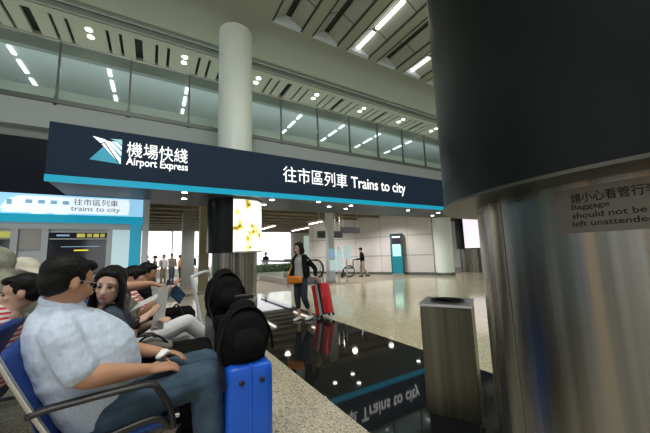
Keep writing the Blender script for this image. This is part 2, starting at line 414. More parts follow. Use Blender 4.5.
ZC = 8.61
bm = B((-12, 19, 7.85, 9.80, ZC, ZC + .5), (-12, 2.97, -10, 7.85, ZC, ZC + .5))
cof = [2.97 + 1.41 * k for k in range(0, 11)]
for x0 in cof: add_box(bm, x0 + 1.0, x0 + 1.41, -10, 7.85, ZC, ZC + .5)
struct('ceiling', bm, M['ceiling'])
bm = B((-12, 19, 9.80, 9.86, ZC - .1, ZC + .4), (-12, 19, 9.98, 10.05, ZC - .22, ZC + .4))
struct('trim_1', bm, M['rib'])
struct('trim_2', B((-12, 19, 9.7, 10.2, ZC + .5, ZC + .55)), M['ceiling_dark'])
# coffers: a ridge of two sloping panels either side of a dark slot, with end cap
bm = bmesh.new(); bd = bmesh.new(); bj = bmesh.new(); bc = bmesh.new()
def slab(bmx, a, b, y0, y1, t=.03):
    (xa, za), (xb, zb) = a, b
    add_ring_surf(bmx, [[Vector((xa, y, za)), Vector((xb, y, zb)), Vector((xb, y, zb + t)), Vector((xa, y, za + t))] for y in (y0, y1)])
for x0 in cof:
    slab(bm, (x0, ZC + .02), (x0 + .37, ZC + .24), -10, 7.80); slab(bm, (x0 + .57, ZC + .24), (x0 + 1.0, ZC + .02), -10, 7.80)
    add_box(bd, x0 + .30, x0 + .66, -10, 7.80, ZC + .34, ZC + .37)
    add_box(bj, x0 - .025, x0 + .025, -10, 7.80, ZC - .012, ZC + .03); add_box(bj, x0 + .955, x0 + 1.015, -10, 7.80, ZC - .012, ZC + .03)
    for y in (-1.0, .6, 2.2, 3.8, 5.4, 6.75):
        for a, b in (((x0, ZC + .012), (x0 + .37, ZC + .232)), ((x0 + .57, ZC + .232), (x0 + 1.0, ZC + .012))):
            slab(bj, a, b, y - .012, y + .012, .01)
    add_ring_surf(bc, [[Vector((x0 + u, 7.85 - dy, ZC - .002 + h)) for u, h in ((0, 0), (.25, .0), (.5, .0), (.75, 0), (1.0, 0), (.54, .30), (.40, .30))] for dy in (.0, .14)])
struct('ceiling', bm, M['coffer']); struct('ceiling', bd, M['ceiling_dark']); struct('trim_3', bj, M['ceiling_dark']); struct('trim_4', bc, M['white_paint'])

# upper deck: slotted ceiling behind the dark gap
ZS = 8.35
lights_x = [-4.60 + 2.665 * k for k in range(-1, 8)]
cuts = []
for lx in lights_x:
    cuts += [(lx + .40, lx + .49), (lx + .74, lx + .83), (lx + 1.16, lx + 1.38), (lx + 1.74, lx + 1.83), (lx + 2.09, lx + 2.18)]
bm = B((-12, 19, 10.05, 10.30, ZS, ZS + .1), (-12, 19, 11.45, 11.75, ZS, ZS + .1))
px = -12
for a, b in sorted(cuts) + [(19, 19)]:
    add_box(bm, px, a, 10.30, 11.45, ZS, ZS + .1); px = b
struct('ceiling', bm, M['ceiling'])
struct('trim_5', B((-12, 19, 10.05, 11.8, ZS + .3, ZS + .35)), M['ceiling_dark'])
struct('trim_6', B((-12, 19, 11.55, 11.75, 7.95, ZS)), M['grey_paint'])
struct('ceiling', B((-12, 19, 11.75, 16.2, 8.0, 8.1)), M['white_paint'])
struct('wall_back', B((-12, 19, 16.0, 16.2, 5.5, 8.1)), M['white_paint'])
struct('floor', B((-12, 19, 9.70, 16.2, 5.40, 5.55)), M['beige_tile'])
struct('trim_7', B((-12, 19, 10.02, 10.10, 5.55, 5.98)), M['white_col'])
struct('trim_8', B((-12, 19, 9.60, 9.80, 4.71, 5.40)), M['fascia'])
struct('trim_9', B((-12, 19, 9.56, 9.80, 5.40, 5.52)), M['slab_edge'])
struct('trim_10', B((-12, 19, 9.82, 10.1, 4.45, 5.40)), M['grey_paint'])

# shop wall above the ticket office
struct('wall_left', B((-12, -1.0, 9.75, 9.85, 2.93, 4.45)), M['dark_glass'])

# concourse beyond
bm = B((-12, 19, 10.0, 30, 3.40, 3.5))
for k in range(12): add_box(bm, -12, 19, 10.4 + k * 1.25, 10.55 + k * 1.25, 3.28, 3.4)
struct('ceiling', bm, M['olive'])
struct('wall_front', B((-12, 19, 10.0, 10.1, 3.0, 4.5)), M['grey_paint'])
def wall_between(a, b, z0, z1, t=.12):
    a = Vector(a); b = Vector(b); d = (b - a).normalized(); n = Vector((-d.y, d.x)) * -t
    return prism([tuple(a), tuple(b), tuple(b + n), tuple(a + n)], z0, z1)
WA, WB = (12.70, 10.33), (9.08, 17.46)
struct('wall_right', wall_between(WA, WB, 0, 3.4), M['wall'])
wd = (Vector(WB) - Vector(WA)).normalized(); wn = Vector((-wd.y, wd.x))
bm = bmesh.new()
for z in (1.06, 2.15):
    add_ring_surf(bm, [[Vector((*(Vector(WA) + wd * s + wn * q), zz)) for q, zz in ((-.01, z - .025), (.012, z - .025), (.012, z + .025), (-.01, z + .025))] for s in (0, 8.0)])
for s in (1.3, 2.9, 4.5, 6.1, 7.7):
    p = Vector(WA) + wd * s
    add_ring_surf(bm, [[Vector((*(p + wd * u + wn * q), z)) for u, q in ((-.012, -.01), (.012, -.01), (.012, .008), (-.012, .008))] for z in (.12, 3.4)])
struct('trim_11', bm, M['wall_joint'])
bm = bmesh.new(); add_ring_surf(bm, [[Vector((*(Vector(WA) + wd * s + wn * q), zz)) for q, zz in ((-.01, 0), (.03, 0), (.03, .14), (-.01, .14))] for s in (0, 8.0)])
struct('baseboard_right', bm, M['slab_edge'])
bm = bmesh.new(); add_cyl(bm, (13.02, 9.92), .46, 0, 3.4, 48); struct('trim_12', bm, M['white_col'], smooth=True)
bm = bmesh.new(); add_cyl(bm, (13.02, 9.92), .475, 0, .14, 48); struct('trim_13', bm, M['slab_edge'], smooth=True)
struct('wall_right', B((18.9, 19, -10, 16, 0, 8.6)), M['wall'])
# far windows
struct('wall_back', B((-12, 12, 24.2, 24.3, 0, 3.4), (-12, 12, 24.0, 24.2, 0, .55)), M['wall'])
for n, (xa, xb) in enumerate(((-6, -2.2), (-2.1, 1.1), (1.2, 4.3), (4.4, 7.4), (7.5, 10.6))):
    wdo = struct('window_%d' % (n + 1), B((xa, xb, 24.05, 24.1, .6, 3.3)), M['window'])
    for q in ((xa - .05, xa + .02, 24.0, 24.12, .55, 3.35), (xa + .02, xb, 24.0, 24.12, 3.28, 3.35), (xa + .02, xb, 24.0, 24.12, 1.38, 1.43)): struct('window_frame', B(q), M['silver'], wdo)
# hall walls out of view behind the camera, with glowing panels added to reflect in the steel
struct('wall_rear', B((-12, 19, -10.1, -10, 0, 8.6)), M['wall_joint'])
for n, xa in enumerate((-9, -4.5, 1.5, 6.5, 12)):
    struct('window_%d' % (n + 6), B((xa, xa + 2.2, -10, -9.95, .4, 3.0)), M['window'])  # unseen bright panel added for reflections, not a real window
M['glow_orange'] = mat('added_orange_glow', (.9, .45, .1), .5, emit=(1, .42, .08), es=1.6)
M['glow_blue'] = mat('added_blue_glow', (.2, .4, .8), .5, emit=(.2, .4, .9), es=1.3)
for n, (ya, mm) in enumerate(((-8.5, 'window'), (-6.2, 'glow_blue'), (-4.2, 'window'), (-2.4, 'glow_blue'), (-.9, 'glow_orange'), (1.3, 'window'), (3.4, 'window'), (6.6, 'glow_orange'), (8.4, 'glow_blue'))):
    struct('window_%d' % (n + 11), B((-12, -11.95, ya, ya + .9, .4, 3.2)), M[mm])  # unseen glow panels, added and placed to streak the near steel column
struct('wall_left', B((-12.1, -12, -10, 9.8, 0, 4.2)), M['wall_joint'])

# ================================================================== BALCONY
bal = thing('glass_balustrade', 'long upper level glass balustrade with metal top rail and slim posts', 'balustrade', (0, 9.66, 5.52))
def rel(o, p): o.parent = p; o.matrix_parent_inverse = Matrix.Translation(p.location).inverted(); return o
posts = [-2.34 + 1.575 * k for k in range(-5, 13)]
for a, b in zip(posts, posts[1:]):
    rel(obj('glass_panel', B((a + .03, b - .03, 9.645, 9.66, 5.56, 7.16)), M['glass']), bal)
for a in posts:
    rel(obj('post', B((a - .022, a + .022, 9.62, 9.70, 5.35, 7.17), (a - .035, a + .035, 9.60, 9.66, 5.35, 5.62)), M['slab_edge']), bal)
rel(obj('handrail', tube([(-12, 9.66, 7.20), (19, 9.66, 7.20)], .035, seg=12), M['steel_trim'], smooth=True), bal)

ux = [-4.08 + 2.5 * k for k in range(-1, 8)]
for i, x in enumerate(ux):
    for (y0, y1) in ((11.9, 12.35), (12.65, 13.45), (13.8, 14.4)):
        o = obj('ceiling_light', B((x - .05, x + .05, y0, y1, 7.96, 8.0)), M['reflection_strip'])  # glowing strips stand in for lights mirrored in the balcony glass
        tag(o, 'short bright strip behind the balcony glass, standing in for a reflected light, in rows on the upper ceiling', 'ceiling light', 'upper deck reflection strips')
def disc(c, r, z, m, t=.01, seg=20):
    bm = bmesh.new(); add_cyl(bm, c, r, z - t, z, seg); return bm
for x in lights_x:
    for y in (10.52, 10.86):
        o = obj('downlight', disc((x - .02, y), .085, ZS - .002, None), M['downlight'])
        tag(o, 'round bright downlight, one of the pairs between slots of the upper deck ceiling', 'downlight', 'paired downlights above the balcony')
for j, x0 in enumerate(cof):
    if j >= 2 and j % 2 == 0: 
        for (y0, y1) in ((6.83, 7.74), (5.42, 6.66), (4.0, 5.24), (2.6, 3.82)):
            o = obj('ceiling_light', B((x0 + .40, x0 + .52, y0, y1, ZC + .16, ZC + .22)), M['tube'])
            tag(o, 'bright tube light laid in the slot of an olive ceiling coffer', 'ceiling light', 'coffer tube lights')

# ================================================================== SIGN CANOPY
can = thing('overhead_sign', 'long navy overhead sign canopy with cyan lit edge and white lettering', 'sign', (-1.96, 7.80, 2.95))
rel(obj('sign_face', B((-1.96, 14.2, 7.80, 7.86, 3.09, 4.23)), M['navy']), can)
rel(obj('lit_strip', B((-1.965, 14.2, 7.785, 7.84, 2.95, 3.09)), M['cyan']), can)
rel(obj('canopy_box', B((-1.95, 14.2, 7.86, 9.98, 3.0, 4.20)), M['navy']), can)
rel(obj('soffit', B((-1.92, 14.2, 7.85, 9.98, 2.955, 3.0)), M['soffit']), can)
def lab(o): o['label'] = None
def sign_text(name, s, x0, x1, z0, z1, m, bold=0.0):
    o = text(name, s, x0, x1, 7.797, z0, z1, m, None, bold); return rel(o, can)
t_ = sign_text('lettering', '機場快綫', -.61, .66, 3.66, 4.02, M['letter'], .0)
t_ = sign_text('lettering', 'Airport Express', -.61, .67, 3.41, 3.65, M['letter'], .012)
t_ = sign_text('lettering', '往市區列車', 3.24, 5.55, 3.45, 3.94, M['letter'], .0)
t_ = sign_text('lettering', 'Trains to city', 5.72, 8.28, 3.37, 3.88, M['letter'], .008)
# logo: a teal wedge with white rays
def yplate(poly, y0, y1): return prism(poly, y0, y1, 'y')
lg = rel(obj('logo', yplate([(-1.27, 3.50), (-.71, 3.46), (-.70, 4.02), (-.80, 4.01), (-1.03, 3.84)], 7.792, 7.80), M['logo_teal']), can)
bm = yplate([(-1.24, 4.03), (-1.02, 3.99), (-.72, 3.60), (-.71, 3.46), (-.80, 3.55), (-1.08, 3.88)], 7.784, 7.792)
for pl in ([(-1.0, 3.97), (-.90, 3.95), (-.71, 3.74), (-.71, 3.66)], [(-.89, 3.97), (-.80, 3.96), (-.71, 3.87), (-.71, 3.80)]):
    L = prism(pl, 7.784, 7.792, 'y'); me = bpy.data.meshes.new('t'); L.to_mesh(me); L.free(); bm.from_mesh(me)
rel(obj('logo_rays', bm, M['letter']), lg)
rel(obj('logo_corner', yplate([(-.93, 4.02), (-.71, 4.04), (-.71, 3.91), (-.80, 3.98)], 7.785, 7.792), M['logo_pale']), lg)
rel(obj('logo_gap', yplate([(-1.16, 3.86), (-1.02, 3.93), (-.74, 3.50), (-.76, 3.49), (-1.03, 3.90), (-1.15, 3.84)], 7.778, 7.784), M['navy']), lg)

for x, y in ((.63, 7.98), (.69, 8.85), (3.02, 8.16), (3.07, 9.05), (4.52, 7.98), (5.33, 8.66), (5.97, 8.21), (6.22, 8.90), (8.99, 8.40), (11.0, 8.5), (11.6, 9.3)):
    o = obj('downlight', disc((x, y), .065, 2.953, None), M['downlight'])
    tag(o, 'small round bright downlight set in the soffit under the navy sign', 'downlight', 'downlights under the sign canopy')
for x, y in ((3.9, 10.12), (6.2, 10.2), (8.4, 10.75), (.9, 11.1), (1.2, 12.3)):
    o = obj('downlight', disc((x, y), .075, 3.399, None), M['downlight'])
    tag(o, 'small round bright downlight in the olive ceiling beyond the navy sign', 'downlight', 'downlights in the olive ceiling')
for (xa, ya, yb) in ((6.9, 18.2, 20.9), (8.8, 15.2, 16.8), (9.9, 17.6, 22)):
    o = obj('ceiling_light', B((xa - .07, xa + .07, ya, yb, 3.22, 3.27)), M['tube'])
    tag(o, 'long tube light under the far olive ceiling behind the walking woman', 'ceiling light', 'far ceiling tube lights')

# ================================================================== COLUMNS
def arc_panel(c, r0, r1, a0, a1, z0, z1, n=24):
    poly = [(c[0] + r1 * math.cos(math.radians(a0 + (a1 - a0) * i / n)), c[1] + r1 * math.sin(math.radians(a0 + (a1 - a0) * i / n))) for i in range(n + 1)]
    poly += [(c[0] + r0 * math.cos(math.radians(a1 - (a1 - a0) * i / n)), c[1] + r0 * math.sin(math.radians(a1 - (a1 - a0) * i / n))) for i in range(n + 1)]
    return prism(poly, z0, z1)
def rl(name, bm, m, p, smooth=True):
    o = obj(name, bm, m, None, smooth); return rel(o, p)

def cyl_bm(c, r, z0, z1, seg=96):
    bm = bmesh.new(); add_cyl(bm, c, r, z0, z1, seg); return bm
NC = (1.68, .263)
col = thing('column', 'huge near column, brushed steel below and wide dark glossy drum above, beside steel bin', 'column', (NC[0], NC[1], 0))
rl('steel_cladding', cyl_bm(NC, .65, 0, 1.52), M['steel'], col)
rl('dark_drum', cyl_bm(NC, .79, 1.483, 5.6), M['dark_drum'], col)
rl('rim_trim', cyl_bm(NC, .798, 1.478, 1.488), M['rim'], col)
rl('upper_shaft', cyl_bm(NC, .52, 5.6, 8.6), M['white_col'], col)
bm = bmesh.new()
for a in (150, 205, 100, 260): 
    L = arc_panel(NC, .648, .6515, a, a + .25, 0, 1.48, 2); me = bpy.data.meshes.new('t'); L.to_mesh(me); L.free(); bm.from_mesh(me)
rl('panel_seam', bm, M['slab_edge'], col)
M['notice'] = mat('frosted_notice_plate', (.17, .16, .135), .5, .4)
M['notice_ink'] = mat('dark_notice_lettering', (.02, .02, .02), .6)
rl('notice_plate', arc_panel(NC, .650, .6525, 169.0, 192, 1.334, 1.462), M['notice'], col)
def col_text(s, a0, a1, z0, z1, bold=.01):
    me = text_mesh(s, 1.0, z1 - z0, .0, bold); 
    for v in me.vertices:
        a = math.radians(a0 + (a1 - a0) * v.co.x); v.co = Vector((NC[0] + .6531 * math.cos(a), NC[1] + .6531 * math.sin(a), z0 + v.co.z))
    return rel(link('notice_lettering', me, M['notice_ink']), col)
col_text('請小心看管行李', 172.8, 188.0, 1.418, 1.446)
col_text('Baggage', 172.7, 179.9, 1.396, 1.414)
col_text('should not be', 172.6, 185.6, 1.375, 1.391)
col_text('left unattended', 172.5, 186.6, 1.352, 1.368)

LC = (2.10, 8.92)
col2 = thing('column', 'tall round white column with floral lit advert drum and steel foot', 'column', (LC[0], LC[1], 0))
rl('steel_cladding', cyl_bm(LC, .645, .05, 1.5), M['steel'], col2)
rl('base_ring', cyl_bm(LC, .67, 0, .12), M['steel_trim'], col2)
rl('dark_drum', cyl_bm(LC, .775, 1.41, 2.95), M['dark_drum'], col2)
rl('lit_advert', arc_panel(LC, .77, .80, -106, -8, 1.44, 2.90), M['ad'], col2)
rl('advert_frame', arc_panel(LC, .765, .812, -107, -7, 1.40, 1.44), M['steel_trim'], col2)
rl('advert_frame', arc_panel(LC, .765, .812, -107, -7, 2.90, 2.945), M['steel_trim'], col2)
rl('white_shaft', cyl_bm(LC, .52, 4.235, 8.61), M['white_col'], col2)
RC = (15.85, 10.2)
col3 = thing('column', 'far column with pale pink lit advert drum, seen left of the near column', 'column', (RC[0], RC[1], 0))
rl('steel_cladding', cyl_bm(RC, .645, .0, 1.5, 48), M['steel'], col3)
rl('dark_drum', cyl_bm(RC, .775, 1.30, 3.35, 48), M['dark_drum'], col3)
rl('lit_advert', arc_panel(RC, .77, .80, -170, -80, 1.34, 3.25), M['ad_pink'], col3)

def square_col(x0, x1, y0, y1, z1, m, label, name='pillar'):
    c = thing(name, label, 'pillar', ((x0 + x1) / 2, (y0 + y1) / 2, 0))
    rl('shaft', B((x0, x1, y0, y1, 0, z1)), m, c, False); rl('base_plate', B((x0 - .02, x1 + .02, y0 - .02, y1 + .02, 0, .1)), M['steel_trim'], c, False)
    return c
square_col(-.28, -.13, 9.3, 9.45, 2.95, M['white_paint'], 'slim white pillar at the right end of the ticket office')
square_col(1.46, 1.78, 11.5, 11.85, 3.4, M['beige_paint'], 'olive beige square pillar just left of the floral advert column')
square_col(1.08, 1.56, 14.0, 14.6, 3.4, M['grey_paint'], 'dark grey square pillar in front of the bright windows')
sc_ = square_col(6.68, 6.98, 11.0, 11.25, 3.28, M['white_paint'], 'white square pillar carrying notice boards behind the red suitcase')
for (x0, x1, z0, z1, m) in ((6.70, 6.96, 1.10, 1.50, 'train_window'), (6.70, 6.96, .55, 1.0, 'poster')):
    rl('notice_board', B((x0, x1, 10.97, 11.0, z0, z1)), M[m], sc_, False)
st = thing('notice_stand', 'thin two-leaf white notice stand right of the white pillar', 'notice stand', (7.4, 11, 0))
rl('pole', B((7.18, 7.22, 11.0, 11.04, 0, 1.6), (7.60, 7.64, 11.0, 11.04, 0, 1.6)), M['silver'], st, False)
rl('notice_board', B((7.04, 7.34, 10.96, 11.0, .55, 1.42)), M['poster'], st, False)
rl('notice_board', B((7.42, 7.82, 10.96, 11.0, 1.05, 1.6)), M['poster'], st, False)
for xa, xb, y, z0, z1, lb in ((6.62, 6.66 + .0, 0, 0, 0, ''),): pass
for (xa, xb, ya, z0, z1, lb) in ((6.72, 7.45, 12.0, 2.05, 2.38, 'dark hanging sign left of the white pillar top'), (7.62, 8.12, 12.0, 2.05, 2.38, 'dark hanging sign just right of the white pillar top'), (8.22, 9.40, 12.2, 2.30, 2.62, 'dark long hanging sign furthest right under the olive ceiling')):
    h = thing('hanging_sign', lb, 'sign', ((xa + xb) / 2, ya, z0))
    rl('sign_box', B((xa, xb, ya, ya + .12, z0, z1)), M['black'], h, False)
    rl('hanger', B((xa + .1, xa + .13, ya + .05, ya + .08, z1, 3.4), (xb - .13, xb - .1, ya + .05, ya + .08, z1, 3.4)), M['steel_trim'], h, False)

# info kiosk
kd = Vector((.37, -.52)).normalized(); 
k = thing('information_pillar', 'slim teal information pillar with pale screen by the right wall', 'kiosk', (11.62, 11.85, 0), math.atan2(kd.y, kd.x))
obj('housing', B((-.30, .30, -.11, .11, .06, 2.22)), M['teal'], k)
obj('top_panel', B((-.27, .27, -.13, -.10, 1.62, 2.18)), M['dark_glass'], k)
obj('header', B((-.22, .22, -.14, -.12, 2.03, 2.12)), M['letter_dim'], k)
obj('screen', B((-.22, .22, -.14, -.11, 1.02, 1.68)), M['screen'], k)
obj('side_frame', B((-.33, -.29, -.13, .13, 0, 2.24), (.29, .33, -.13, .13, 0, 2.24), (-.33, .33, -.13, .13, 2.2, 2.26)), M['dark_glass'], k)
obj('foot', B((-.34, .34, -.16, .16, 0, .08)), M['steel_trim'], k)

# ================================================================== TICKET OFFICE
to = thing('ticket_office', 'train ticket counter with light blue train banner and dark service window', 'ticket office', (-2, 9.3, 0))
r_ = lambda n, bm, m: rl(n, bm, M[m], to, False)
r_('wall_panel', B((-5.5, -.30, 9.42, 9.70, 0, 2.93)), 'silver')
r_('banner', B((-5.5, -.29, 9.28, 9.42, 2.45, 2.93)), 'train_blue')
tr = yplate([(-2.98, 2.49), (-3.02, 2.60), (-2.92, 2.78), (-2.72, 2.88), (-1.95, 2.89), (-.62, 2.90), (-.60, 2.72), (-.62, 2.49)], 9.270, 9.28)
tr = r_('train_picture', tr, 'train_white')
sub_ = lambda n, bm, m, p: rel(obj(n, bm, M[m]), p)
for i in range(4): sub_('train_picture_window', B((-2.62 + .22 * i, -2.50 + .22 * i, 9.262, 9.27, 2.70, 2.79)), 'train_window', tr)
sub_('train_picture_window', B((-2.93, -2.84, 9.262, 9.27, 2.66, 2.78)), 'train_window', tr)
for xa in (-2.5, -2.1): sub_('train_picture_bogie', B((xa, xa + .25, 9.262, 9.27, 2.46, 2.52)), 'train_white', tr)
rel(text('banner_lettering', '往市區列車', -1.75, -.85, 9.275, 2.70, 2.87, M['banner_text'], None, .0), to)
rel(text('banner_lettering', 'trains to city', -1.80, -.80, 9.275, 2.52, 2.67, M['banner_text'], None, .0), to)
r_('cyan_strip', B((-5.5, -.28, 9.26, 9.42, 2.26, 2.45)), 'cyan')
r_('header_rail', B((-5.5, -.56, 9.34, 9.42, 2.10, 2.26)), 'silver')
sw = r_('service_window', B((-2.18, -1.05, 9.39, 9.43, .95, 1.87)), 'dark_glass')
wh = r_('window_header', B((-2.18, -1.05, 9.36, 9.42, 1.88, 2.02)), 'dark_glass')
r_('header_frame', B((-2.2, -1.03, 9.35, 9.42, 1.85, 1.875)), 'silver')
r_('header_frame', B((-2.2, -1.03, 9.35, 9.42, 2.02, 2.045)), 'silver')
for i, (xa, xb) in enumerate(((-1.66, -1.50), (-1.46, -1.36), (-1.33, -1.22), (-1.19, -1.10))): sub_('header_mark', B((xa, xb, 9.355, 9.36, 1.905, 1.995)), 'olive_sign' if i % 2 else 'yellow_dim', wh)
sub_('header_mark', B((-2.04, -1.80, 9.355, 9.36, 1.93, 1.97)), 'train_window', wh)
sub_('window_mark', B((-1.70, -1.42, 9.382, 9.39, 1.565, 1.595)), 'yellow', sw)
sub_('window_light', B((-1.95, -1.2, 9.383, 9.39, 1.665, 1.68)), 'train_window', sw)
r_('window_frame', B((-2.30, -2.18, 9.32, 9.42, 0, 2.1), (-1.05, -.95, 9.32, 9.42, 0, 2.1), (-2.82, -2.70, 9.32, 9.42, 0, 2.1)), 'silver')
r_('price_board', B((-2.69, -2.31, 9.36, 9.42, 1.62, 2.12)), 'wall_joint')
r_('price_board_lower', B((-2.69, -2.31, 9.37, 9.42, .95, 1.55)), 'silver')
r_('lit_poster', B((-.94, -.56, 9.35, 9.42, .95, 2.12)), 'poster')
r_('end_strip', B((-.56, -.31, 9.33, 9.42, 0, 2.26)), 'logo_teal')
r_('side_window', B((-3.6, -2.84, 9.38, 9.43, .95, 1.86)), 'dark_glass')
r_('side_window_header', B((-3.6, -2.84, 9.36, 9.42, 1.90, 2.04)), 'olive_sign')
r_('counter', B((-5.5, -.56, 9.0, 9.42, .85, .92), (-5.5, -.56, 9.25, 9.42, 0, .85)), 'silver')

# ================================================================== MOVING WALKWAY, PLANTER
wk = thing('moving_walkway', 'moving walkway entrance with black looped handrail and clear glass sides', 'moving walkway', (6.0, 11.6, 0))
for x in (5.1, 6.45):
    pts = [(x, 15.5, 1.02), (x, 12.2, 1.02), (x, 11.55, 1.0), (x, 11.22, .82), (x, 11.16, .58), (x, 11.32, .34), (x, 11.75, .22)]
    rl('handrail', tube(pts, .045, side=(1, 0, 0), k=4), M['black_rubber'], wk)
    rl('glass_side', B((x - .01, x + .01, 11.35, 15.5, .25, .98)), M['glass'], wk, False)
    rl('skirt', B((x - .09, x + .09, 11.5, 15.5, 0, .26)), M['steel_trim'], wk, False)
rl('tread', B((5.19, 6.36, 11.3, 15.5, 0, .03)), M['black_rubber'], wk, False)
pl = thing('planter', 'long low white planter full of green leaves left of the walking woman', 'planter', (5.6, 16, 0))
rl('trough', B((3.2, 7.6, 15.9, 16.5, 0, .34)), M['planter'], pl, False)
bm = bmesh.new(); rnd = random.Random(3)
for i in range(2600):
    c = Vector((rnd.uniform(3.2, 7.6), rnd.uniform(15.88, 16.5), rnd.uniform(.30, .72) + .04 * math.sin(i)))
    a = Vector((rnd.uniform(-1, 1), rnd.uniform(-1, .4), rnd.uniform(-.2, 1))).normalized(); b_ = a.cross(Vector((rnd.uniform(-1, 1), rnd.uniform(-1, 1), .3))).normalized()
    l, w_ = rnd.uniform(.07, .13), rnd.uniform(.02, .04); n_ = a.cross(b_)
    p = [c, c + a * l * .5 + b_ * w_ + n_ * .01, c + a * l, c + a * l * .5 - b_ * w_ + n_ * .01]
    bm.faces.new([bm.verts.new(q) for q in p])
o = rl('foliage', bm, M['leaf'], pl, False); o['kind'] = 'stuff'

# ================================================================== BIN
bn = thing('litter_bin', 'square brushed steel litter bin with round dark opening in front of the column', 'bin', (1.98, 1.32, 0), math.radians(-60))
# local x runs from the front corner away to the right-hand side, local y back
obj('body', B((-.36, 0, 0, .36, .10, .868, .006)), M['steel_bin'], bn)
obj('plinth', B((-.345, -.015, .015, .345, 0, .10)), M['black'], bn)
def ring_plate(cx, cy, r, x0, x1, y0, y1, z0, z1, n=40):
    bm = bmesh.new(); ins = []; outs = []
    for i in range(n):
        a = 2 * PI * i / n; dx, dy = math.cos(a), math.sin(a)
        t = min(((x1 - cx) if dx > 0 else (x0 - cx)) / dx if abs(dx) > 1e-6 else 9, ((y1 - cy) if dy > 0 else (y0 - cy)) / dy if abs(dy) > 1e-6 else 9)
        ins.append((cx + r * dx, cy + r * dy)); outs.append((cx + t * dx, cy + t * dy))
    V = [[bm.verts.new((p[0], p[1], z)) for p in ps] for ps in (ins, outs) for z in (z0, z1)]
    for i in range(n):
        j = (i + 1) % n
        bm.faces.new((V[1][i], V[3][i], V[3][j], V[1][j])); bm.faces.new((V[0][i], V[0][j], V[2][j], V[2][i]))
        bm.faces.new((V[2][i], V[2][j], V[3][j], V[3][i])); bm.faces.new((V[0][i], V[1][i], V[1][j], V[0][j]))
    return bm
obj('lid', ring_plate(-.18, .18, .115, -.365, .005, -.005, .365, .872, .892), M['steel_trim'], bn)
bm = bmesh.new(); add_cyl(bm, (-.18, .18), .113, .869, .880, 40); obj('opening', bm, M['black'], bn)
bm = bmesh.new(); add_lathe(bm, (-.18, .18, .89), [(.112, -.01), (.128, -.005), (.128, .012), (.114, .012), (.112, -.01)], 40); obj('opening_rim', bm, M['black'], bn, True)
hp = tube([(2.10, 1.25, .0), (2.10, 1.25, .12), (2.12, 1.24, .20), (2.18, 1.22, .22), (2.24, 1.20, .16), (2.26, 1.19, .0)], .012, k=5)
tag(obj('floor_hoop', hp, M['steel_trim'], None, True), 'small bent chrome hoop on the floor between bin and column', 'hoop')

# ================================================================== SEATING
def make_bench(n, y0, pitch=.57, flip=False):
    """units run along +Y from y0; sitters look to +X"""
    t = thing('beam_seating', 'row of blue padded waiting seats with black armrests under the man in pale blue', 'seating', (-.2, y0, 0))
    def P(nm, bm, m, sm=True): return rel(obj(nm, bm, m, None, sm), t)
    for i in range(n):
        ya = y0 + i * pitch; c = ya + pitch / 2
        prof = [(-.35, .47), (-.38, .56), (-.425, .68), (-.475, .80), (-.515, .905)]
        bm = bmesh.new(); hw = pitch / 2 - .035
        add_tube(bm, [(x - .03, c, z) for x, z in prof], [(hw, .030)] * 5, side=(0, 1, 0), seg=28, k=3)
        P('backrest', bm, M['seat_blue'])
        bm = bmesh.new(); add_tube(bm, [(-.40, c, .455), (-.25, c, .425), (-.05, c, .435), (.10, c, .445)], [(hw, .032)] * 4, side=(0, 1, 0), seg=28, k=3)
        P('seat', bm, M['seat_blue'])
        P('seat_clip', B((.10, .155, c - hw + .02, c - hw + .10, .455, .475, .004)), M['steel_trim'], False)
    for i in range(n + 1):
        ya = y0 + i * pitch
        P('side_frame', tube([(-.555, ya, .925), (-.515, ya, .84), (-.445, ya, .70), (-.375, ya, .57), (-.31, ya, .46), (-.25, ya, .38)], [(.010, .013)] * 6, side=(0, 1, 0), k=4), M['steel_trim'])
        P('armrest', tube([(-.43, ya, .652), (-.36, ya, .665), (-.08, ya, .678), (.01, ya, .674), (.045, ya, .648), (.10, ya, .55), (.12, ya, .46)], [(.026, .016)] * 7, side=(0, 1, 0), k=4), M['black'])
        P('side_rail', tube([(-.33, ya, .44), (-.10, ya, .49), (.04, ya, .505), (.09, ya, .47)], [(.018, .018)] * 4, side=(0, 1, 0), k=4), M['black'])
        if i % 2 == 0:
            P('leg', tube([(-.25, ya + .05, .36), (-.25, ya + .05, .05)], .03), M['steel_trim'])
            P('foot', tube([(-.50, ya + .05, .03), (.02, ya + .05, .03)], [(.03, .018)] * 2, side=(0, 1, 0)), M['steel_trim'])
    P('beam', B((-.29, -.21, y0 - .02, y0 + n * pitch + .02, .32, .38)), M['steel_trim'], False)
    return t
make_bench(5, 1.80)
b2 = make_bench(6, 1.80)
for ch in list(b2.children):
    pass
b2.rotation_euler = (0, 0, PI); b2.location = (-1.13, 1.80 + 6 * .57 + .06, 0)
b2['label'] = 'row of blue waiting seats facing left, back to back behind the man in pale blue'

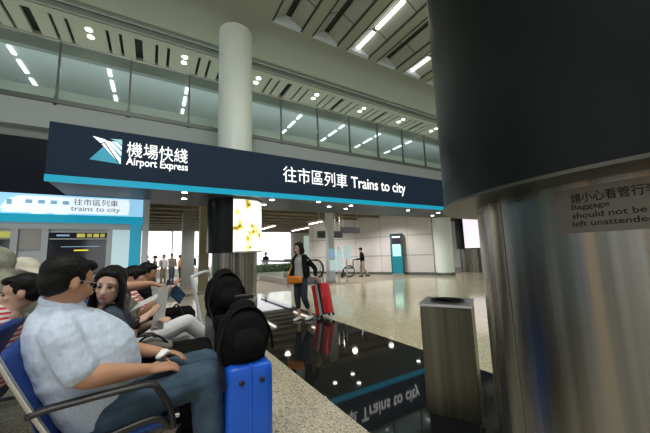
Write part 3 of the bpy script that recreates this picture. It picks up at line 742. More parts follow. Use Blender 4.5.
# ================================================================== PEOPLE
def V3(*a): return Vector(a)
def make_person(label, P, skin='skin', top=None, trousers=None, shoes=None, s=1.0, voxel=.012, sleeve=1.0, trouser_end=1.0, wr=.008, grp=None, fine=True, torso=None, neck_r=.056, shirt_name='shirt', hem=None, leg_r=(.088, .066, .050), arm_r=(.052, .044, .034), hand=True):
    """P: torso list of (point, r_side, r_depth); side vector; neck, head, head rotation; arms [(shoulder, elbow, wrist, hand dir, palm normal, curl, thumb)]; legs [(hip, knee, ankle, foot dir)]"""
    base = P['base']
    t = thing('person', label, 'person', base, group=grp)
    side = Vector(P.get('side', (0, 1, 0)))
    tor = P['torso']
    # body: one continuous surface
    bm = bmesh.new()
    add_tube(bm, [a[0] for a in tor], [(a[1] * .86, a[2] * .84) for a in tor], side=side, seg=20, k=4)
    nb, hc, HR = Vector(P['neck']), Vector(P['head']), P['hrot']
    add_tube(bm, [nb - Vector((0, 0, .03)), nb, hc + HR @ Vector((-.015, 0, -.045)) * s], [neck_r * 1.25 * s, neck_r * s, neck_r * .95 * s], k=4)
    head_blobs(bm, hc, HR, s, fine)
    for (sh, el, wri, hd, pn, curl, th) in P['arms']:
        mid = Vector(el).lerp(Vector(wri), .3)
        add_tube(bm, [sh, Vector(sh).lerp(Vector(el), .5), el, mid, wri], [arm_r[0] * s, arm_r[0] * .92 * s, arm_r[1] * .92 * s, arm_r[1] * s, (arm_r[2] * .72 * s, arm_r[2] * .72 * s)], k=4)
        if hand: hand_blobs(bm, wri, hd, pn, s * .98, curl, th)
        else: add_ell(bm, Vector(wri) + Vector(hd).normalized() * .05 * s, (.045 * s,) * 3)
    for (hp, kn, an, fd) in P['legs']:
        add_tube(bm, [hp, kn], [leg_r[0] * .85 * s, leg_r[1] * .85 * s], k=1)
        calf = Vector(kn).lerp(Vector(an), .3)
        add_tube(bm, [kn, calf, an], [leg_r[1] * .8 * s, leg_r[1] * .8 * s, leg_r[2] * .62 * s], k=4)
        a = Vector(an); f = Vector(fd).normalized()
        add_tube(bm, [a + f * -.03 * s + V3(0, 0, -.03 * s), a + f * .16 * s + V3(0, 0, -.05 * s)], [.032 * s, .024 * s], k=1)
    rel(melt('body', bm, M[skin], None, voxel, 3), t)
    if top:
        bm = bmesh.new()
        add_tube(bm, [a[0] for a in tor], [(a[1], a[2]) for a in tor], side=side, seg=24, k=4)
        for (sh, el, wri, *_r) in P['arms']:
            c = Vector(tor[-2][0]) * .5 + Vector(tor[-1][0]) * .5
            if sleeve <= 1: end = Vector(sh).lerp(Vector(el), sleeve); pts = [c.lerp(Vector(sh), .55), sh, Vector(sh).lerp(end, .5), end]; rr = [arm_r[0] * 1.25 * s, arm_r[0] * 1.35 * s, arm_r[0] * 1.35 * s, arm_r[0] * 1.32 * s]
            else: end = Vector(el).lerp(Vector(wri), sleeve - 1); pts = [c.lerp(Vector(sh), .55), sh, Vector(sh).lerp(Vector(el), .5), el, end]; rr = [arm_r[0] * 1.25 * s, arm_r[0] * 1.3 * s, arm_r[0] * 1.2 * s, arm_r[1] * 1.3 * s, arm_r[2] * 1.25 * s]
            add_tube(bm, pts, rr, k=4)
        rel(melt(shirt_name, bm, M[top], None, voxel, 2, wr, .05), t)
    if trousers:
        bm = bmesh.new()
        pel = Vector(tor[0][0])
        add_ell(bm, pel, (tor[0][2] * 1.02, tor[0][1] * 1.0, .11 * s) if abs(side.y) > .5 else (tor[0][1], tor[0][2], .11 * s))
        for (hp, kn, an, fd) in P['legs']:
            hp, kn, an = Vector(hp), Vector(kn), Vector(an); end = kn.lerp(an, trouser_end)
            add_tube(bm, [pel.lerp(hp, .6), hp, hp.lerp(kn, .5), kn], [leg_r[0] * 1.05 * s, leg_r[0] * 1.08 * s, leg_r[0] * 1.0 * s, leg_r[1] * 1.1 * s], k=4)
            add_tube(bm, [kn, kn.lerp(end, .5), end], [leg_r[1] * 1.1 * s, leg_r[1] * 1.02 * s, leg_r[2] * 1.15 * s], k=4)
        rel(melt('trousers', bm, M[trousers], None, voxel, 3, wr, .08), t)
    if shoes:
        for (hp, kn, an, fd) in P['legs']:
            a = Vector(an); f = Vector(fd).normalized(); bm = bmesh.new()
            add_tube(bm, [a - f * .05 * s + V3(0, 0, -.042 * s), a + f * .06 * s + V3(0, 0, -.045 * s), a + f * .17 * s + V3(0, 0, -.055 * s)], [(.036 * s, .040 * s), (.044 * s, .036 * s), (.038 * s, .024 * s)], side=f.cross(V3(0, 0, 1)), k=4)
            rel(melt('shoe', bm, M[shoes], None, max(voxel * .8, .008), 2), t)
    return t

def short_hair(parent, c, R, s=1.0, voxel=.008):
    c = Vector(c); g = lambda x, y, z: c + R @ Vector((x * s, y * s, z * s)); bm = bmesh.new()
    add_ell(bm, g(-.026, 0, .046), (.100 * s, .083 * s, .087 * s), R)
    add_ell(bm, g(-.050, 0, .000), (.067 * s, .080 * s, .075 * s), R)
    add_ell(bm, g(-.058, 0, -.038), (.038 * s, .055 * s, .040 * s), R)
    add_ell(bm, g(.040, 0, .090), (.050 * s, .060 * s, .030 * s), R)
    for q in (-1, 1): add_ell(bm, g(.012, q * .070, .018), (.018 * s, .012 * s, .030 * s), R)
    return rel(melt('hair', bm, M['hair'], None, voxel, 2, .006, .02), parent)
def long_hair(parent, c, R, s=1.0, length=.22, voxel=.009, part=0.0, mt='hair'):
    c = Vector(c); g = lambda x, y, z: c + R @ Vector((x * s, y * s, z * s)); bm = bmesh.new()
    add_ell(bm, g(-.032, 0, .052), (.097 * s, .086 * s, .090 * s), R)
    add_ell(bm, g(-.050, 0, -.02), (.068 * s, .086 * s, .10 * s), R)
    for q in (-1, 1):
        add_tube(bm, [g(.030, q * .040, .108), g(.030, q * .078, .03), g(.012, q * .086, -.05), g(.0, q * .082, -.05 - length * .5), g(-.01, q * .07, -.05 - length)], [(.030 * s, .016 * s), (.036 * s, .016 * s), (.045 * s, .018 * s), (.05 * s, .022 * s), (.035 * s, .016 * s)], side=R @ Vector((1, 0, 0)), k=4)
    add_tube(bm, [g(-.08, 0, .03), g(-.105, 0, -.06), g(-.10, 0, -.05 - length * .6), g(-.085, 0, -.05 - length)], [(.075 * s, .03 * s), (.078 * s, .03 * s), (.07 * s, .028 * s), (.05 * s, .018 * s)], side=R @ Vector((0, 1, 0)), k=4)
    add_tube(bm, [g(.055, -.060 + part, .062), g(.070, -.02 + part, .090), g(.060, .045, .078)], [(.020 * s, .012 * s)] * 3, side=R @ Vector((0, 0, 1)), k=4)
    return rel(melt('hair', bm, M[mt], None, voxel, 2, .006, .02), parent)

# ---- 1: man in the pale blue shirt
s = 1.10
HR = rotm(math.radians(34), math.radians(15))
hc = (-.375, 2.02, 1.195)
T = [((-.20, 2.06, .50), .185, .165), ((-.235, 2.06, .64), .22, .21), ((-.285, 2.06, .78), .235, .235), ((-.36, 2.06, .90), .225, .195), ((-.405, 2.06, 1.0), .195, .14), ((-.405, 2.055, 1.05), .12, .10)]
man = dict(base=(-.2, 2.06, 0), torso=T, neck=(-.385, 2.04, 1.05), head=hc, hrot=HR,
    arms=[((-.36, 1.86, .955), (-.265, 1.815, .765), (.01, 1.90, .715), (1, .25, -.08), (0, .35, -1), .55, 1),
          ((-.36, 2.26, .955), (-.20, 2.32, .76), (.06, 2.14, .73), (1, -.5, -.1), (0, -.3, -1), .5, -1)],
    legs=[((-.16, 1.965, .54), (.30, 1.945, .595), (.33, 1.93, .10), (1, -.05, 0)), ((-.16, 2.17, .54), (.33, 2.22, .585), (.36, 2.24, .10), (1, .1, 0))])
m1 = make_person('heavy man in pale blue short-sleeved shirt and jeans, seated nearest, glasses, face turned away', man, 'skin', 'shirt_blue', 'denim', 'black_cloth', s, .009, .80, .97, .011, leg_r=(.098, .078, .058), arm_r=(.052, .048, .036), neck_r=.062)
short_hair(m1, hc, HR, s)
face_parts(m1, hc, HR, s)
g1 = lambda x, y, z: Vector(hc) + HR @ Vector((x * s, y * s, z * s))
gl = rl('glasses', tube([g1(-.01, -.082, .008), g1(.05, -.080, .010), g1(.092, -.066, .010)], .0022, k=3, seg=6), M['steel_trim'], m1)
for q in (-1, 1):
    bm = bmesh.new(); ctr = g1(.102, q * .034, .0)
    pts = [g1(.102 - abs(math.cos(a)) * .006, q * .034 + .026 * math.cos(a), .0 + .017 * math.sin(a)) for a in [2 * PI * i / 16 for i in range(17)]]
    add_tube(bm, pts, .0018, seg=6, k=1); rel(obj('glasses_rim', bm, M['steel_trim'], None, True), gl)
# collar
bm = bmesh.new()
add_tube(bm, [Vector((-.395, 2.045, 1.068)) + Vector((.088 * math.cos(a), .092 * math.sin(a), .008 - .034 * math.cos(a))) for a in [math.radians(x) for x in range(25, 340, 24)]], [(.026, .011)] * 14, side=(0, 0, 1), k=2)
add_tube(bm, [(-.42, 2.05, 1.03), (-.33, 2.03, 1.015), (-.26, 2.03, .97), (-.20, 2.04, .92)], [(.11, .05), (.10, .05), (.07, .04), (.03, .03)], side=(0, 1, 0), k=3)
rel(melt('collar', bm, M['shirt_blue'], None, .006, 1), m1)
bm = bmesh.new()
bm = tube([(.05, 2.02, .735), (.075, 2.05, .748), (.09, 2.09, .745)], [(.03, .012), (.035, .02), (.02, .01)], side=(0, 1, 0), k=4)
tis = melt('crumpled_tissue', bm, M['paper'], None, .008, 1, .012, .03); tag(tis, 'small crumpled white tissue on the lap of the man in pale blue', 'tissue')

# ---- 2: woman turned to him
s = 1.02
HR = rotm(math.radians(-104), math.radians(2), math.radians(-5))
hc = (-.252, 2.54, 1.125)
T = [((-.20, 2.66, .50), .17, .13), ((-.21, 2.66, .62), .155, .125), ((-.22, 2.66, .76), .155, .12), ((-.25, 2.66, .88), .165, .12), ((-.27, 2.65, .955), .14, .095), ((-.275, 2.63, .99), .07, .06)]
wo = dict(base=(-.2, 2.66, 0), torso=T, neck=(-.275, 2.61, 1.0), head=hc, hrot=HR,
    arms=[((-.22, 2.48, .925), (-.13, 2.42, .735), (-.075, 2.40, .885), (.85, .25, .45), (-.2, -.3, .9), .45, 1),
          ((-.24, 2.83, .92), (-.10, 2.84, .73), (.04, 2.62, .83), (.4, -.8, .3), (0, .3, -1), .5, -1)],
    legs=[((-.16, 2.57, .53), (.36, 2.53, .565), (.27, 2.50, .10), (1, 0, 0)), ((-.16, 2.75, .53), (.38, 2.72, .565), (.26, 2.72, .10), (1, 0, 0))])
m2 = make_person('woman with long black hair in dark grey-blue top, seated second, face to camera, black wristwatch', wo, 'skin_light', 'dark_top', 'black_cloth', 'black_cloth', s, .009, .85, .97, .008, leg_r=(.08, .066, .05), arm_r=(.043, .037, .029), neck_r=.048)
long_hair(m2, hc, HR, s, .20)
face_parts(m2, hc, HR, s)
rl('wristwatch', tube([(-.085, 2.40, .862), (-.078, 2.40, .884)], .031), M['black'], m2)

# ---- 3: person in grey brown top, white trousers, crossed legs
s = 1.0
HR = rotm(math.radians(10), math.radians(14))
hc = (-.24, 3.24, 1.10)
T = [((-.20, 3.24, .50), .17, .13), ((-.22, 3.24, .66), .165, .13), ((-.24, 3.24, .82), .165, .125), ((-.26, 3.24, .92), .16, .11), ((-.27, 3.24, .975), .08, .07)]
p3 = dict(base=(-.2, 3.24, 0), torso=T, neck=(-.26, 3.24, .99), head=hc, hrot=HR,
    arms=[((-.23, 3.05, .91), (-.20, 2.98, 1.075), (.00, 3.0, 1.09), (1, .1, -.35), (0, .2, -1), .6, 1),
          ((-.24, 3.42, .91), (-.08, 3.46, .76), (.11, 3.28, .92), (.4, -.5, .6), (-.5, 0, .4), .5, -1)],
    legs=[((-.14, 3.15, .54), (.30, 3.12, .70), (.58, 3.20, .42), (.5, .2, -.6)), ((-.14, 3.34, .53), (.36, 3.38, .56), (.38, 3.38, .10), (1, 0, 0))])
m3 = make_person('person in grey-brown top and white trousers with legs crossed, third along, forearm raised', p3, 'skin', 'grey_cloth', 'white_cloth', 'black_cloth', s, .012, .55, .95, .008)
short_hair(m3, hc, HR, s, .01)

# ---- 4, 5: further along
s = .98
HR = rotm(math.radians(-10), math.radians(20)); hc = (-.16, 3.82, 1.10)
T = [((-.18, 3.82, .50), .17, .13), ((-.20, 3.82, .70), .16, .13), ((-.22, 3.82, .90), .16, .115), ((-.23, 3.82, .97), .08, .07)]
p4 = dict(base=(-.2, 3.82, 0), torso=T, neck=(-.21, 3.82, .98), head=hc, hrot=HR,
    arms=[((-.19, 3.64, .89), (-.06, 3.60, .73), (.13, 3.62, .92), (.5, .2, .8), (.3, .2, .1), .6, 1), ((-.19, 4.0, .89), (-.06, 4.02, .73), (.14, 3.9, .90), (.5, -.2, .8), (.3, -.2, .1), .6, -1)],
    legs=[((-.14, 3.73, .53), (.34, 3.72, .56), (.36, 3.70, .10), (1, 0, 0)), ((-.14, 3.92, .53), (.34, 3.95, .56), (.36, 3.95, .10), (1, 0, 0))])
m4 = make_person('black-haired person in red and white striped top fourth along, head bent over a page', p4, 'skin_light', 'stripes', 'black_cloth', 'black_cloth', s, .014, .9, .95, .006)
short_hair(m4, hc, HR, 1.03, .012)
HR = rotm(math.radians(-6), math.radians(18)); hc = (-.05, 4.42, 1.13)
sh = Vector((.08, .60, 0))
def shift(P, d):
    d = Vector(d); Q = dict(P); mv = lambda p: tuple(Vector(p) + d)
    Q['base'] = mv(P['base']); Q['torso'] = [(mv(a), b, c) for a, b, c in P['torso']]; Q['neck'] = mv(P['neck'])
    Q['arms'] = [(mv(a), mv(b), mv(c), *r) for a, b, c, *r in P['arms']]; Q['legs'] = [(mv(a), mv(b), mv(c), f) for a, b, c, f in P['legs']]
    return Q
p5 = shift(p4, (.10, .58, .02)); p5['head'] = hc; p5['hrot'] = HR
m5 = make_person('black-haired person in black clothes furthest along the seats, holding up a blue magazine', p5, 'skin', 'black_cloth', 'black_cloth', 'black_cloth', s, .014, 1.85, .95, .006)
short_hair(m5, hc, HR, 1.0, .012)

# papers and bags held
def sheet(name, pts_a, pts_b, m, label, cat, th=.0012):
    """a bent sheet between two edge polylines"""
    bm = bmesh.new(); n = len(pts_a)
    A_ = [bm.verts.new(p) for p in pts_a]; B_ = [bm.verts.new(p) for p in pts_b]
    for i in range(n - 1): bm.faces.new((A_[i], A_[i + 1], B_[i + 1], B_[i]))
    bmesh.ops.solidify(bm, geom=bm.faces[:], thickness=th)
    return tag(obj(name, bm, M[m], None, True), label, cat)
sheet('paper_sheet', [(.00, 2.50, .79), (.02, 2.50, .90), (.035, 2.50, 1.00), (.045, 2.50, 1.09)], [(.085, 2.56, .78), (.095, 2.56, .90), (.105, 2.56, 1.00), (.115, 2.56, 1.10)], 'paper', 'tall white paper sheet held upright by the woman with the wristwatch', 'paper')
sheet('leaflet', [(-.13, 2.60, .925), (-.05, 2.60, .965), (.03, 2.60, 1.0)], [(-.10, 2.72, .955), (-.02, 2.72, 1.00), (.06, 2.72, 1.035)], 'paper', 'open pale leaflet lying across the hands left of the upright white sheet', 'leaflet')
sheet('magazine', [(.16, 3.98, 1.06), (.27, 4.0, .97), (.36, 4.02, .86)], [(.12, 4.0, .93), (.22, 4.02, .83), (.30, 4.04, .74)], 'magazine', 'dark blue printed magazine held open at the far end of the seats', 'magazine', .006)
sheet('booklet', [(.00, 3.45, .98), (.06, 3.46, 1.02), (.13, 3.47, 1.04)], [(.02, 3.5, .86), (.08, 3.51, .89), (.15, 3.52, .90)], 'paper', 'small white booklet in front of the raised forearm', 'booklet', .004)
hb = thing('handbag', 'small grey handbag with black handle on the dark-haired woman\'s lap', 'handbag', (.02, 2.45, .64))
bm = tube([(-.06, 2.46, .68), (.02, 2.46, .70), (.11, 2.46, .68)], [(.05, .045), (.06, .055), (.05, .04)], side=(0, 1, 0), k=4); rel(melt('bag_body', bm, M['grey_cloth'], None, .009, 2, .006, .05), hb)
rl('handle', tube([(-.08, 2.43, .70), (-.04, 2.41, .765), (.04, 2.41, .775), (.11, 2.43, .71)], .008, k=5), M['black'], hb)

# ---- back row on the left, looking the other way
s = 1.0
HR = rotm(math.radians(-170), math.radians(8)); hc = (-.785, 2.86, 1.10)
T = [((-.93, 2.88, .50), .17, .13), ((-.91, 2.88, .70), .16, .13), ((-.88, 2.87, .88), .165, .12), ((-.86, 2.86, .96), .09, .08)]
q1 = dict(base=(-.93, 2.88, 0), torso=T, neck=(-.84, 2.85, .98), head=hc, hrot=HR,
    arms=[((-.90, 2.69, .88), (-.98, 2.64, .68), (-1.18, 2.72, .66), (-1, .2, 0), (0, 0, -1), .4, -1), ((-.90, 3.06, .88), (-.98, 3.10, .68), (-1.18, 3.02, .66), (-1, -.2, 0), (0, 0, -1), .4, 1)],
    legs=[((-.97, 2.79, .53), (-1.42, 2.78, .56), (-1.45, 2.78, .10), (-1, 0, 0)), ((-.97, 2.97, .53), (-1.42, 2.99, .56), (-1.45, 2.99, .10), (-1, 0, 0))])
m6 = make_person('black-haired person in red and white striped shirt seated back to back with the man', q1, 'skin_light', 'stripes', 'denim', 'black_cloth', s, .012, .7, .95, .006)
short_hair(m6, hc, HR, 1.0, .009); face_parts(m6, hc, HR, .95)
HR = rotm(math.radians(175), math.radians(5)); hc = (-1.08, 3.25, 1.29)
q2 = shift(q1, (-.16, .50, .12)); q2['head'] = hc; q2['hrot'] = HR; q2['neck'] = (-1.06, 3.25, 1.14)
q2['torso'] = [((-1.06, 3.38, .55), .16, .14), ((-1.05, 3.38, .75), .16, .14), ((-1.04, 3.36, 1.0), .165, .13), ((-1.05, 3.30, 1.12), .10, .09)]
m7 = make_person('person in sage grey hooded knit seated at the far left edge behind the striped shirt', q2, 'skin_light', 'sage', 'khaki', 'black_cloth', 1.05, .014, 1.8, .95, .012)
bm = bmesh.new(); add_ell(bm, Vector(hc) + Vector((.02, 0, .02)), (.125, .115, .135)); add_tube(bm, [(-1.02, 3.25, 1.23), (-1.01, 3.25, 1.10), (-1.03, 3.25, 1.0)], [(.10, .09), (.16, .10), (.18, .11)], side=(0, 1, 0), k=4)
rel(melt('hood', bm, M['sage'], None, .012, 3, .012, .06), m7)
HR = rotm(math.radians(-20), math.radians(8)); hc = (-.98, 3.62, 1.215)
q3 = shift(q1, (-.1, .98, .10)); q3['head'] = hc; q3['hrot'] = HR; q3['neck'] = (-.97, 3.64, 1.08)
q3['torso'] = [((-1.0, 3.86, .55), .16, .13), ((-.99, 3.86, .80), .155, .13), ((-.98, 3.84, 1.0), .155, .12), ((-.98, 3.67, 1.07), .09, .08)]
m8 = make_person('person in cream cloth sun hat and pale top behind the black-haired striped person', q3, 'skin_light', 'cream', 'khaki', 'black_cloth', 1.0, .014, 1.0, .95, .012)
bm = bmesh.new(); R_ = HR; add_ell(bm, Vector(hc) + R_ @ Vector((-.02, 0, .045)), (.115, .105, .095), R_)
add_ell(bm, Vector(hc) + R_ @ Vector((.07, 0, .035)), (.13, .12, .02), R_ @ Matrix.Rotation(.25, 3, 'Y')); add_ell(bm, Vector(hc) + R_ @ Vector((-.07, 0, -.02)), (.08, .10, .08), R_)
rel(melt('sun_hat', bm, M['cream'], None, .010, 3, .010, .05), m8)
q4 = shift(q1, (-.12, -.50, .02)); HR = rotm(math.radians(160), 0); q4['head'] = (-1.0, 2.30, 1.08); q4['hrot'] = HR; q4['neck'] = (-.98, 2.33, .98)
m9 = make_person('dark-haired person in black cut by the left edge of the photo', q4, 'skin', 'black_cloth', 'black_cloth', 'black_cloth', 1.0, .014, 1.5, .95, .006)
short_hair(m9, q4['head'], HR, 1.08, .012)

# ---- walking woman
s = .94
fwd = Vector((-.86, -.42, 0)).normalized(); sd = Vector((0, 0, 1)).cross(fwd)      # sd: her left
def W(f, l, z): return Vector((2.60, 5.42, 0)) + fwd * f + sd * l + Vector((0, 0, z))
yaw = math.atan2(fwd.y, fwd.x); HR = rotm(yaw - .15, .05)
hc = W(.05, 0, 1.42)
T = [(W(0, 0, .80), .145, .105), (W(.01, 0, .90), .135, .10), (W(.01, 0, 1.02), .125, .09), (W(.01, 0, 1.14), .14, .095), (W(0, 0, 1.225), .125, .075), (W(.01, 0, 1.26), .06, .055)]
ww = dict(base=W(0, 0, 0), side=sd, torso=T, neck=W(.015, 0, 1.28), head=hc, hrot=HR,
    arms=[(W(0, -.155, 1.20), W(.02, -.20, .97), W(.15, -.20, .78), fwd * .3 + Vector((0, 0, -1)), -sd * -1, .5, 1),
          (W(-.02, .155, 1.20), W(-.16, .25, 1.00), W(-.10, .30, .83), Vector((.5, 0, -.6)), -fwd, .9, -1)],
    legs=[(W(.0, -.075, .78), W(.03, -.07, .43), W(-.01, -.06, .07), fwd), (W(0, .075, .78), W(.02, .10, .43), W(-.14, .13, .075), fwd)])
mw_ = make_person('walking woman in grey top, black cardigan and cropped jeans pulling a red suitcase', ww, 'skin_light', 'grey_top', 'navy_denim', 'shoe_white', s, .011, .3, .50, .006, leg_r=(.082, .062, .046), arm_r=(.040, .034, .028), neck_r=.044)
long_hair(mw_, hc, HR, s, .07, .01); face_parts(mw_, hc, HR, s)
bm = bmesh.new()
for q in (-1, 1):
    add_tube(bm, [W(-.02, q * .10, 1.25), W(.0, q * .125, 1.12), W(-.01, q * .135, .98), W(-.02, q * .14, .86)], [(.05, .085), (.045, .105), (.045, .105), (.04, .10)], side=sd, k=4)
    a = ww['arms'][0 if q < 0 else 1]; add_tube(bm, [a[0], Vector(a[0]).lerp(Vector(a[1]), .5), a[1], Vector(a[1]).lerp(Vector(a[2]), .75)], [.055, .052, .046, .038], k=4)
add_tube(bm, [W(-.06, 0, 1.25), W(-.075, 0, 1.1), W(-.08, 0, .86)], [(.11, .04), (.135, .045), (.13, .045)], side=sd, k=4)
rel(melt('cardigan', bm, M['black_cloth'], None, .011, 3, .008, .06), mw_)
ob = thing('shoulder_bag', 'bright orange shoulder bag held in front of the walking woman', 'bag', W(.16, -.10, .80))
bm = bmesh.new(); add_tube(bm, [W(.17, -.20, .78), W(.145, -.10, .79), W(.135, .02, .80), W(.12, .12, .79)], [(.060, .035), (.078, .05), (.078, .05), (.060, .035)], side=(0, 0, 1), k=4, round_ends=False); add_tube(bm, [W(.19, -.18, .83), W(.17, -.04, .845), W(.15, .10, .83)], [(.035, .03)] * 3, side=(0, 0, 1), k=4, round_ends=False)
rel(melt('bag_body', bm, M['orange'], None, .010, 2, .006, .05), ob)
rl('strap', tube([W(.20, -.16, .87), W(.10, -.14, 1.08), W(.0, -.11, 1.27), W(-.10, -.10, 1.15), W(-.10, -.16, .95), W(.05, -.20, .86)], [(.012, .003)] * 6, k=5), M['orange'], ob)

# red suitcase: leans toward her hand
rc = thing('suitcase', 'red hard-shell suitcase with grey and black luggage strap, pulled by the walking woman', 'suitcase', (3.06, 5.25, 0), yaw + .25)
rc.rotation_euler = (0, 0, yaw + PI / 2 + .12)
tilt = Matrix.Translation((0, 0, .03)) @ Matrix.Rotation(math.radians(-14), 4, 'Y') @ Matrix.Rotation(math.radians(-8), 4, 'X')
def tl(bm):
    for v in bm.verts: v.co = tilt @ v.co
    return bm
obj('shell', tl(B((-.165, .165, -.11, .11, .05, .66, .035))), M['red'], rc, True)
for xx in (-.11, .11): obj('shell_ridge', tl(B((xx - .012, xx + .012, -.117, .117, .07, .64, .008))), M['red'], rc, True)
obj('luggage_strap', tl(B((-.055, .0, -.13, .13, .045, .668, .004))), M['grey_top'], rc)
obj('luggage_strap', tl(B((.005, .045, -.13, .13, .045, .668, .004))), M['black'], rc)
for xx in (-.14, .14):
    for yy in (-.09, .09):
        bm = bmesh.new(); add_ell(bm, (xx, yy, .03), (.028, .02, .03)); obj('wheel', tl(bm), M['black'], rc, True)
obj('pull_handle', tl(tube([(-.09, 0, .64), (-.09, 0, .88), (-.05, 0, .915), (.05, 0, .915), (.09, 0, .88), (.09, 0, .64)], .010, k=3)), M['black'], rc, True)

# blue suitcase in the foreground
bc_ = thing('suitcase', 'bright blue hard-shell suitcase standing upright beside the seats, black backpack on top', 'suitcase', (.545, 2.02, 0), math.radians(-5))
obj('shell', B((-.135, .135, -.22, .22, .055, .655, .045)), M['blue_case'], bc_, True)
obj('seam', B((-.010, .010, -.224, .224, .05, .659, .01)), M['blue_case'], bc_, True)
for xx in (-.055, .065):
    bm = bmesh.new(); add_ell(bm, (xx, -.222, .565), (.016, .012, .016)); obj('side_stud', bm, M['black'], bc_, True)
obj('latch', B((-.142, -.132, -.10, .0, .33, .40, .004)), M['steel_trim'], bc_, True)
for xx in (-.09, .09):
    for yy in (-.16, .16):
        bm = bmesh.new(); add_ell(bm, (xx, yy, .032), (.022, .032, .032)); obj('wheel', bm, M['black'], bc_, True)
for xx in (-.02, .04): obj('pull_tube', tube([(xx + .02, .13, .64), (xx + .02, .13, 1.0)], .009), M['steel_trim'], bc_, True)
obj('pull_grip', B((-.045, .085, .112, .148, .995, 1.025, .01)), M['black'], bc_, True)
def backpack(label, loc, rz, s=1.0, lean=0):
    t = thing('backpack', label, 'backpack', loc, rz)
    bm = bmesh.new()
    add_tube(bm, [(0, 0, .05 * s), (0, 0, .14 * s), (0, .01, .25 * s), (0, .02, .30 * s)], [(.155 * s, .12 * s), (.170 * s, .135 * s), (.145 * s, .12 * s), (.09 * s, .07 * s)], side=(1, 0, 0), k=4, seg=20)
    melt('bag_body', bm, M['black_cloth'], t, .010, 3, .012, .07)
    bm = bmesh.new(); add_tube(bm, [(0, -.12 * s, .06 * s), (0, -.135 * s, .12 * s), (0, -.11 * s, .18 * s)], [(.09 * s, .03 * s), (.10 * s, .035 * s), (.08 * s, .03 * s)], side=(1, 0, 0), k=4)
    melt('front_pocket', bm, M['black_cloth'], t, .008, 2, .006, .05)
    obj('top_strap', tube([(-.14 * s, -.04, .20 * s), (-.06 * s, -.06, .315 * s), (.06 * s, -.06, .315 * s), (.155 * s, -.05, .18 * s), (.175 * s, -.06, .05 * s)], [(.022, .006)] * 5, side=(0, 1, 0), k=5), M['black_cloth'], t, True)
    obj('hanging_strap', tube([(-.12 * s, -.06, .22 * s), (-.17 * s, -.10, .10 * s), (-.15 * s, -.14, -.02 * s), (-.14 * s, -.15, -.10 * s)], [(.018, .004)] * 4, k=5), M['black'], t, True)
    return t
backpack('black backpack lying on top of the bright blue suitcase', (.52, 1.955, .652), 0, 1.0)

ds = thing('suitcase', 'black soft suitcase standing behind the blue one', 'suitcase', (.61, 2.86, 0), .05)
obj('body', B((-.15, .15, -.20, .20, .05, .80, .04)), M['black_cloth'], ds, True)
obj('front_pocket', B((-.12, .12, -.235, -.19, .12, .55, .02)), M['black_cloth'], ds, True)
obj('side_piping', B((-.156, -.148, -.18, .18, .10, .76, .003)), M['slab_edge'], ds)
for xx in (-.1, .1): obj('pull_tube', tube([(xx * .5, .15, .78), (xx * .5, .15, 1.08)], .009), M['steel_trim'], ds, True)
for xx in (-.1, .1):
    bm = bmesh.new(); add_ell(bm, (xx, -.1, .03), (.03, .03, .03)); obj('wheel', bm, M['black'], ds, True)
    bm = bmesh.new(); add_ell(bm, (xx, .1, .03), (.03, .03, .03)); obj('wheel', bm, M['black'], ds, True)
backpack('black rucksack sitting high on the black soft suitcase', (.58, 2.84, .805), .2, 1.05)
lt = thing('luggage_trolley', 'slanted white metal luggage trolley handle beside the black rucksack', 'trolley', (.52, 3.55, 0), 0)
for (xa, ya) in ((-.08, -.15), (.16, .25)):
    obj('upright', tube([(xa - .08, ya, 1.10), (xa + .02, ya, .62), (xa + .09, ya, .22), (xa + .10, ya, .10)], [(.022, .016)] * 4, side=(0, 1, 0), k=4), M['white_paint'], lt, True)
obj('crossbar', tube([(-.16, -.15, 1.10), (.0, .05, 1.14), (.08, .25, 1.10)], .018, k=4), M['white_paint'], lt, True)
obj('deck', B((.0, .50, -.16, .28, .09, .12, .01)), M['steel_trim'], lt, True)
for xx in (.05, .45):
    for yy in (-.12, .24):
        bm = bmesh.new(); add_ell(bm, (xx, yy, .045), (.045, .02, .045)); obj('wheel', bm, M['black'], lt, True)
bb = thing('bag', 'soft black bag leaning at the knees of the furthest seated person', 'bag', (.34, 4.15, .0))
bm = tube([(.34, 4.1, .08), (.32, 4.1, .35), (.27, 4.1, .62)], [(.16, .12), (.17, .13), (.09, .07)], side=(1, 0, 0), k=4); rel(melt('bag_body', bm, M['black_cloth'], None, .014, 3, .01, .08), bb)
rl('handle', tube([(.20, 4.0, .60), (.26, 3.98, .76), (.34, 3.98, .60)], .012, k=4), M['black'], bb)

# ---- pusher with a wheelchair near the right wall
s = .97
def U(f, l, z): return Vector((9.72, 12.55, 0)) + Vector((-.80, .60, 0)) * f + Vector((-.60, -.80, 0)) * l + Vector((0, 0, z))
uf = Vector((-.80, .60, 0)); us = Vector((-.60, -.80, 0)); HR = rotm(math.atan2(uf.y, uf.x), .15)
pu = dict(base=U(0, 0, 0), side=us, torso=[(U(0, 0, .82), .16, .12), (U(.0, 0, 1.0), .16, .12), (U(.03, 0, 1.18), .18, .125), (U(.05, 0, 1.28), .08, .07)], neck=U(.06, 0, 1.30), head=U(.09, 0, 1.44), hrot=HR,
    arms=[(U(.03, q * .19, 1.20), U(.08, q * .22, .98), U(.33, q * .17, .92), uf, Vector((0, 0, -1)), .8, q) for q in (-1, 1)],
    legs=[(U(0, -.08, .80), U(.10, -.08, .44), U(.06, -.08, .07), uf), (U(0, .08, .80), U(-.04, .08, .44), U(-.28, .08, .10), uf)])
mp_ = make_person('distant person in black jacket and pale trousers pushing a wheelchair along the right wall', pu, 'skin', 'black_cloth', 'khaki', 'black_cloth', s, .02, 1.9, .95, .006, fine=False)
short_hair(mp_, U(.09, 0, 1.44), HR, s, .015)
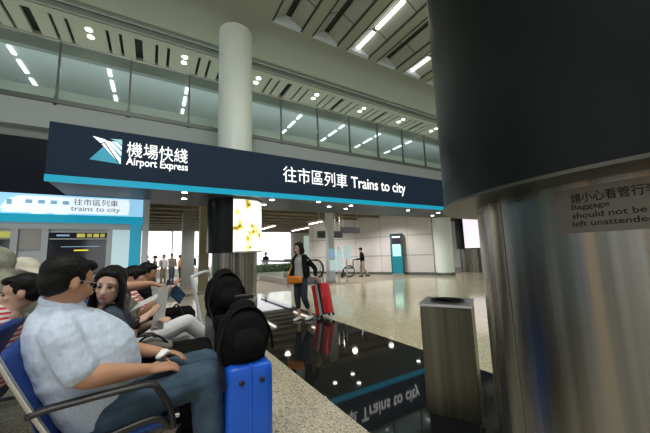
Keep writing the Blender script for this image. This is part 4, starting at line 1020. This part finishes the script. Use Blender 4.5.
wc = thing('wheelchair', 'small dark wheelchair in front of the distant person in black jacket', 'wheelchair', U(.75, 0, 0), math.atan2(uf.y, uf.x))
for yy in (-.27, .27):
    bm = bmesh.new(); add_tube(bm, [(.30 * math.cos(a), yy, .31 + .29 * math.sin(a)) for a in [2 * PI * i / 24 for i in range(25)]], .022, seg=8, k=1); obj('wheel', bm, M['black_rubber'], wc, True)
    obj('frame_side', tube([(-.42, yy * .85, .93), (-.25, yy * .85, .88), (-.22, yy * .85, .48), (.25, yy * .85, .48), (.42, yy * .85, .12)], .016, k=3), M['black'], wc, True)
    bm = bmesh.new(); add_ell(bm, (.36, yy * .8, .09), (.09, .02, .09)); obj('caster', bm, M['black_rubber'], wc, True)
    obj('push_handle', tube([(-.45, yy * .7, .93), (-.25, yy * .85, .90)], .02, k=1), M['black_rubber'], wc, True)
obj('seat', B((-.22, .22, -.22, .22, .46, .50, .01)), M['black_cloth'], wc, True)
obj('backrest', B((-.26, -.22, -.22, .22, .48, .88, .01)), M['black_cloth'], wc, True)
obj('footrest', B((.34, .50, -.2, .2, .12, .14, .005)), M['black'], wc, True)

# ---- far people: one behind the planter, and a group by the bright windows
def small_person(label, x, y, yaw, h, top, bottom, grp=None, sit=False):
    f = Vector((math.cos(yaw), math.sin(yaw), 0)); l = Vector((-f.y, f.x, 0)); k = h / 1.62
    def Q(a, b, z): return Vector((x, y, 0)) + f * a * k + l * b * k + Vector((0, 0, z * k))
    HR = rotm(yaw)
    P = dict(base=Q(0, 0, 0), side=l, torso=[(Q(0, 0, .82), .16 * k, .11 * k), (Q(0, 0, 1.0), .15 * k, .11 * k), (Q(0, 0, 1.22), .18 * k, .115 * k), (Q(0, 0, 1.32), .08 * k, .07 * k)], neck=Q(0, 0, 1.34), head=Q(.02, 0, 1.49), hrot=HR,
        arms=[(Q(0, q * .19, 1.25), Q(.02, q * .23, 1.0), Q(.12, q * .22, .80), f * .3 + Vector((0, 0, -1)), -l * q, .4, q) for q in (-1, 1)],
        legs=[(Q(0, -.08, .80), Q(.04, -.09, .44), Q(.03, -.09, .07), f), (Q(0, .08, .80), Q(.02, .09, .44), Q(-.04, .09, .07), f)])
    p = make_person(label, P, 'skin', top, bottom, 'black_cloth', k, .03, 1.8, .95, .0, grp, fine=False)
    short_hair(p, P['head'], HR, k, .02); return p
small_person('distant person in black top standing behind the leafy planter', 6.0, 17.4, 3.6, 1.52, 'black_cloth', 'khaki')
cr = [(.10, 'khaki', 'denim', 'distant person in khaki, leftmost of the group by the bright windows'), (.52, 'white_cloth', 'khaki', 'distant person in white, second from left by the bright windows'), (.93, 'grey_cloth', 'denim', 'distant person in grey-brown, middle of the group by the bright windows'),
      (1.30, 'orange', 'denim', 'distant person in orange top by the bright windows'), (-.30, 'dark_top', 'khaki', 'distant person in dark blue beside the white pillar by the bright windows'), (1.95, 'black_cloth', 'denim', 'distant person in black right of the dark grey pillar by the windows')]
for i, (x, tp, bt, lb) in enumerate(cr):
    small_person(lb, x, 18.0 + .4 * (i % 3), 3.3 + i * .9, 1.50 + .05 * (i % 3), tp, bt)
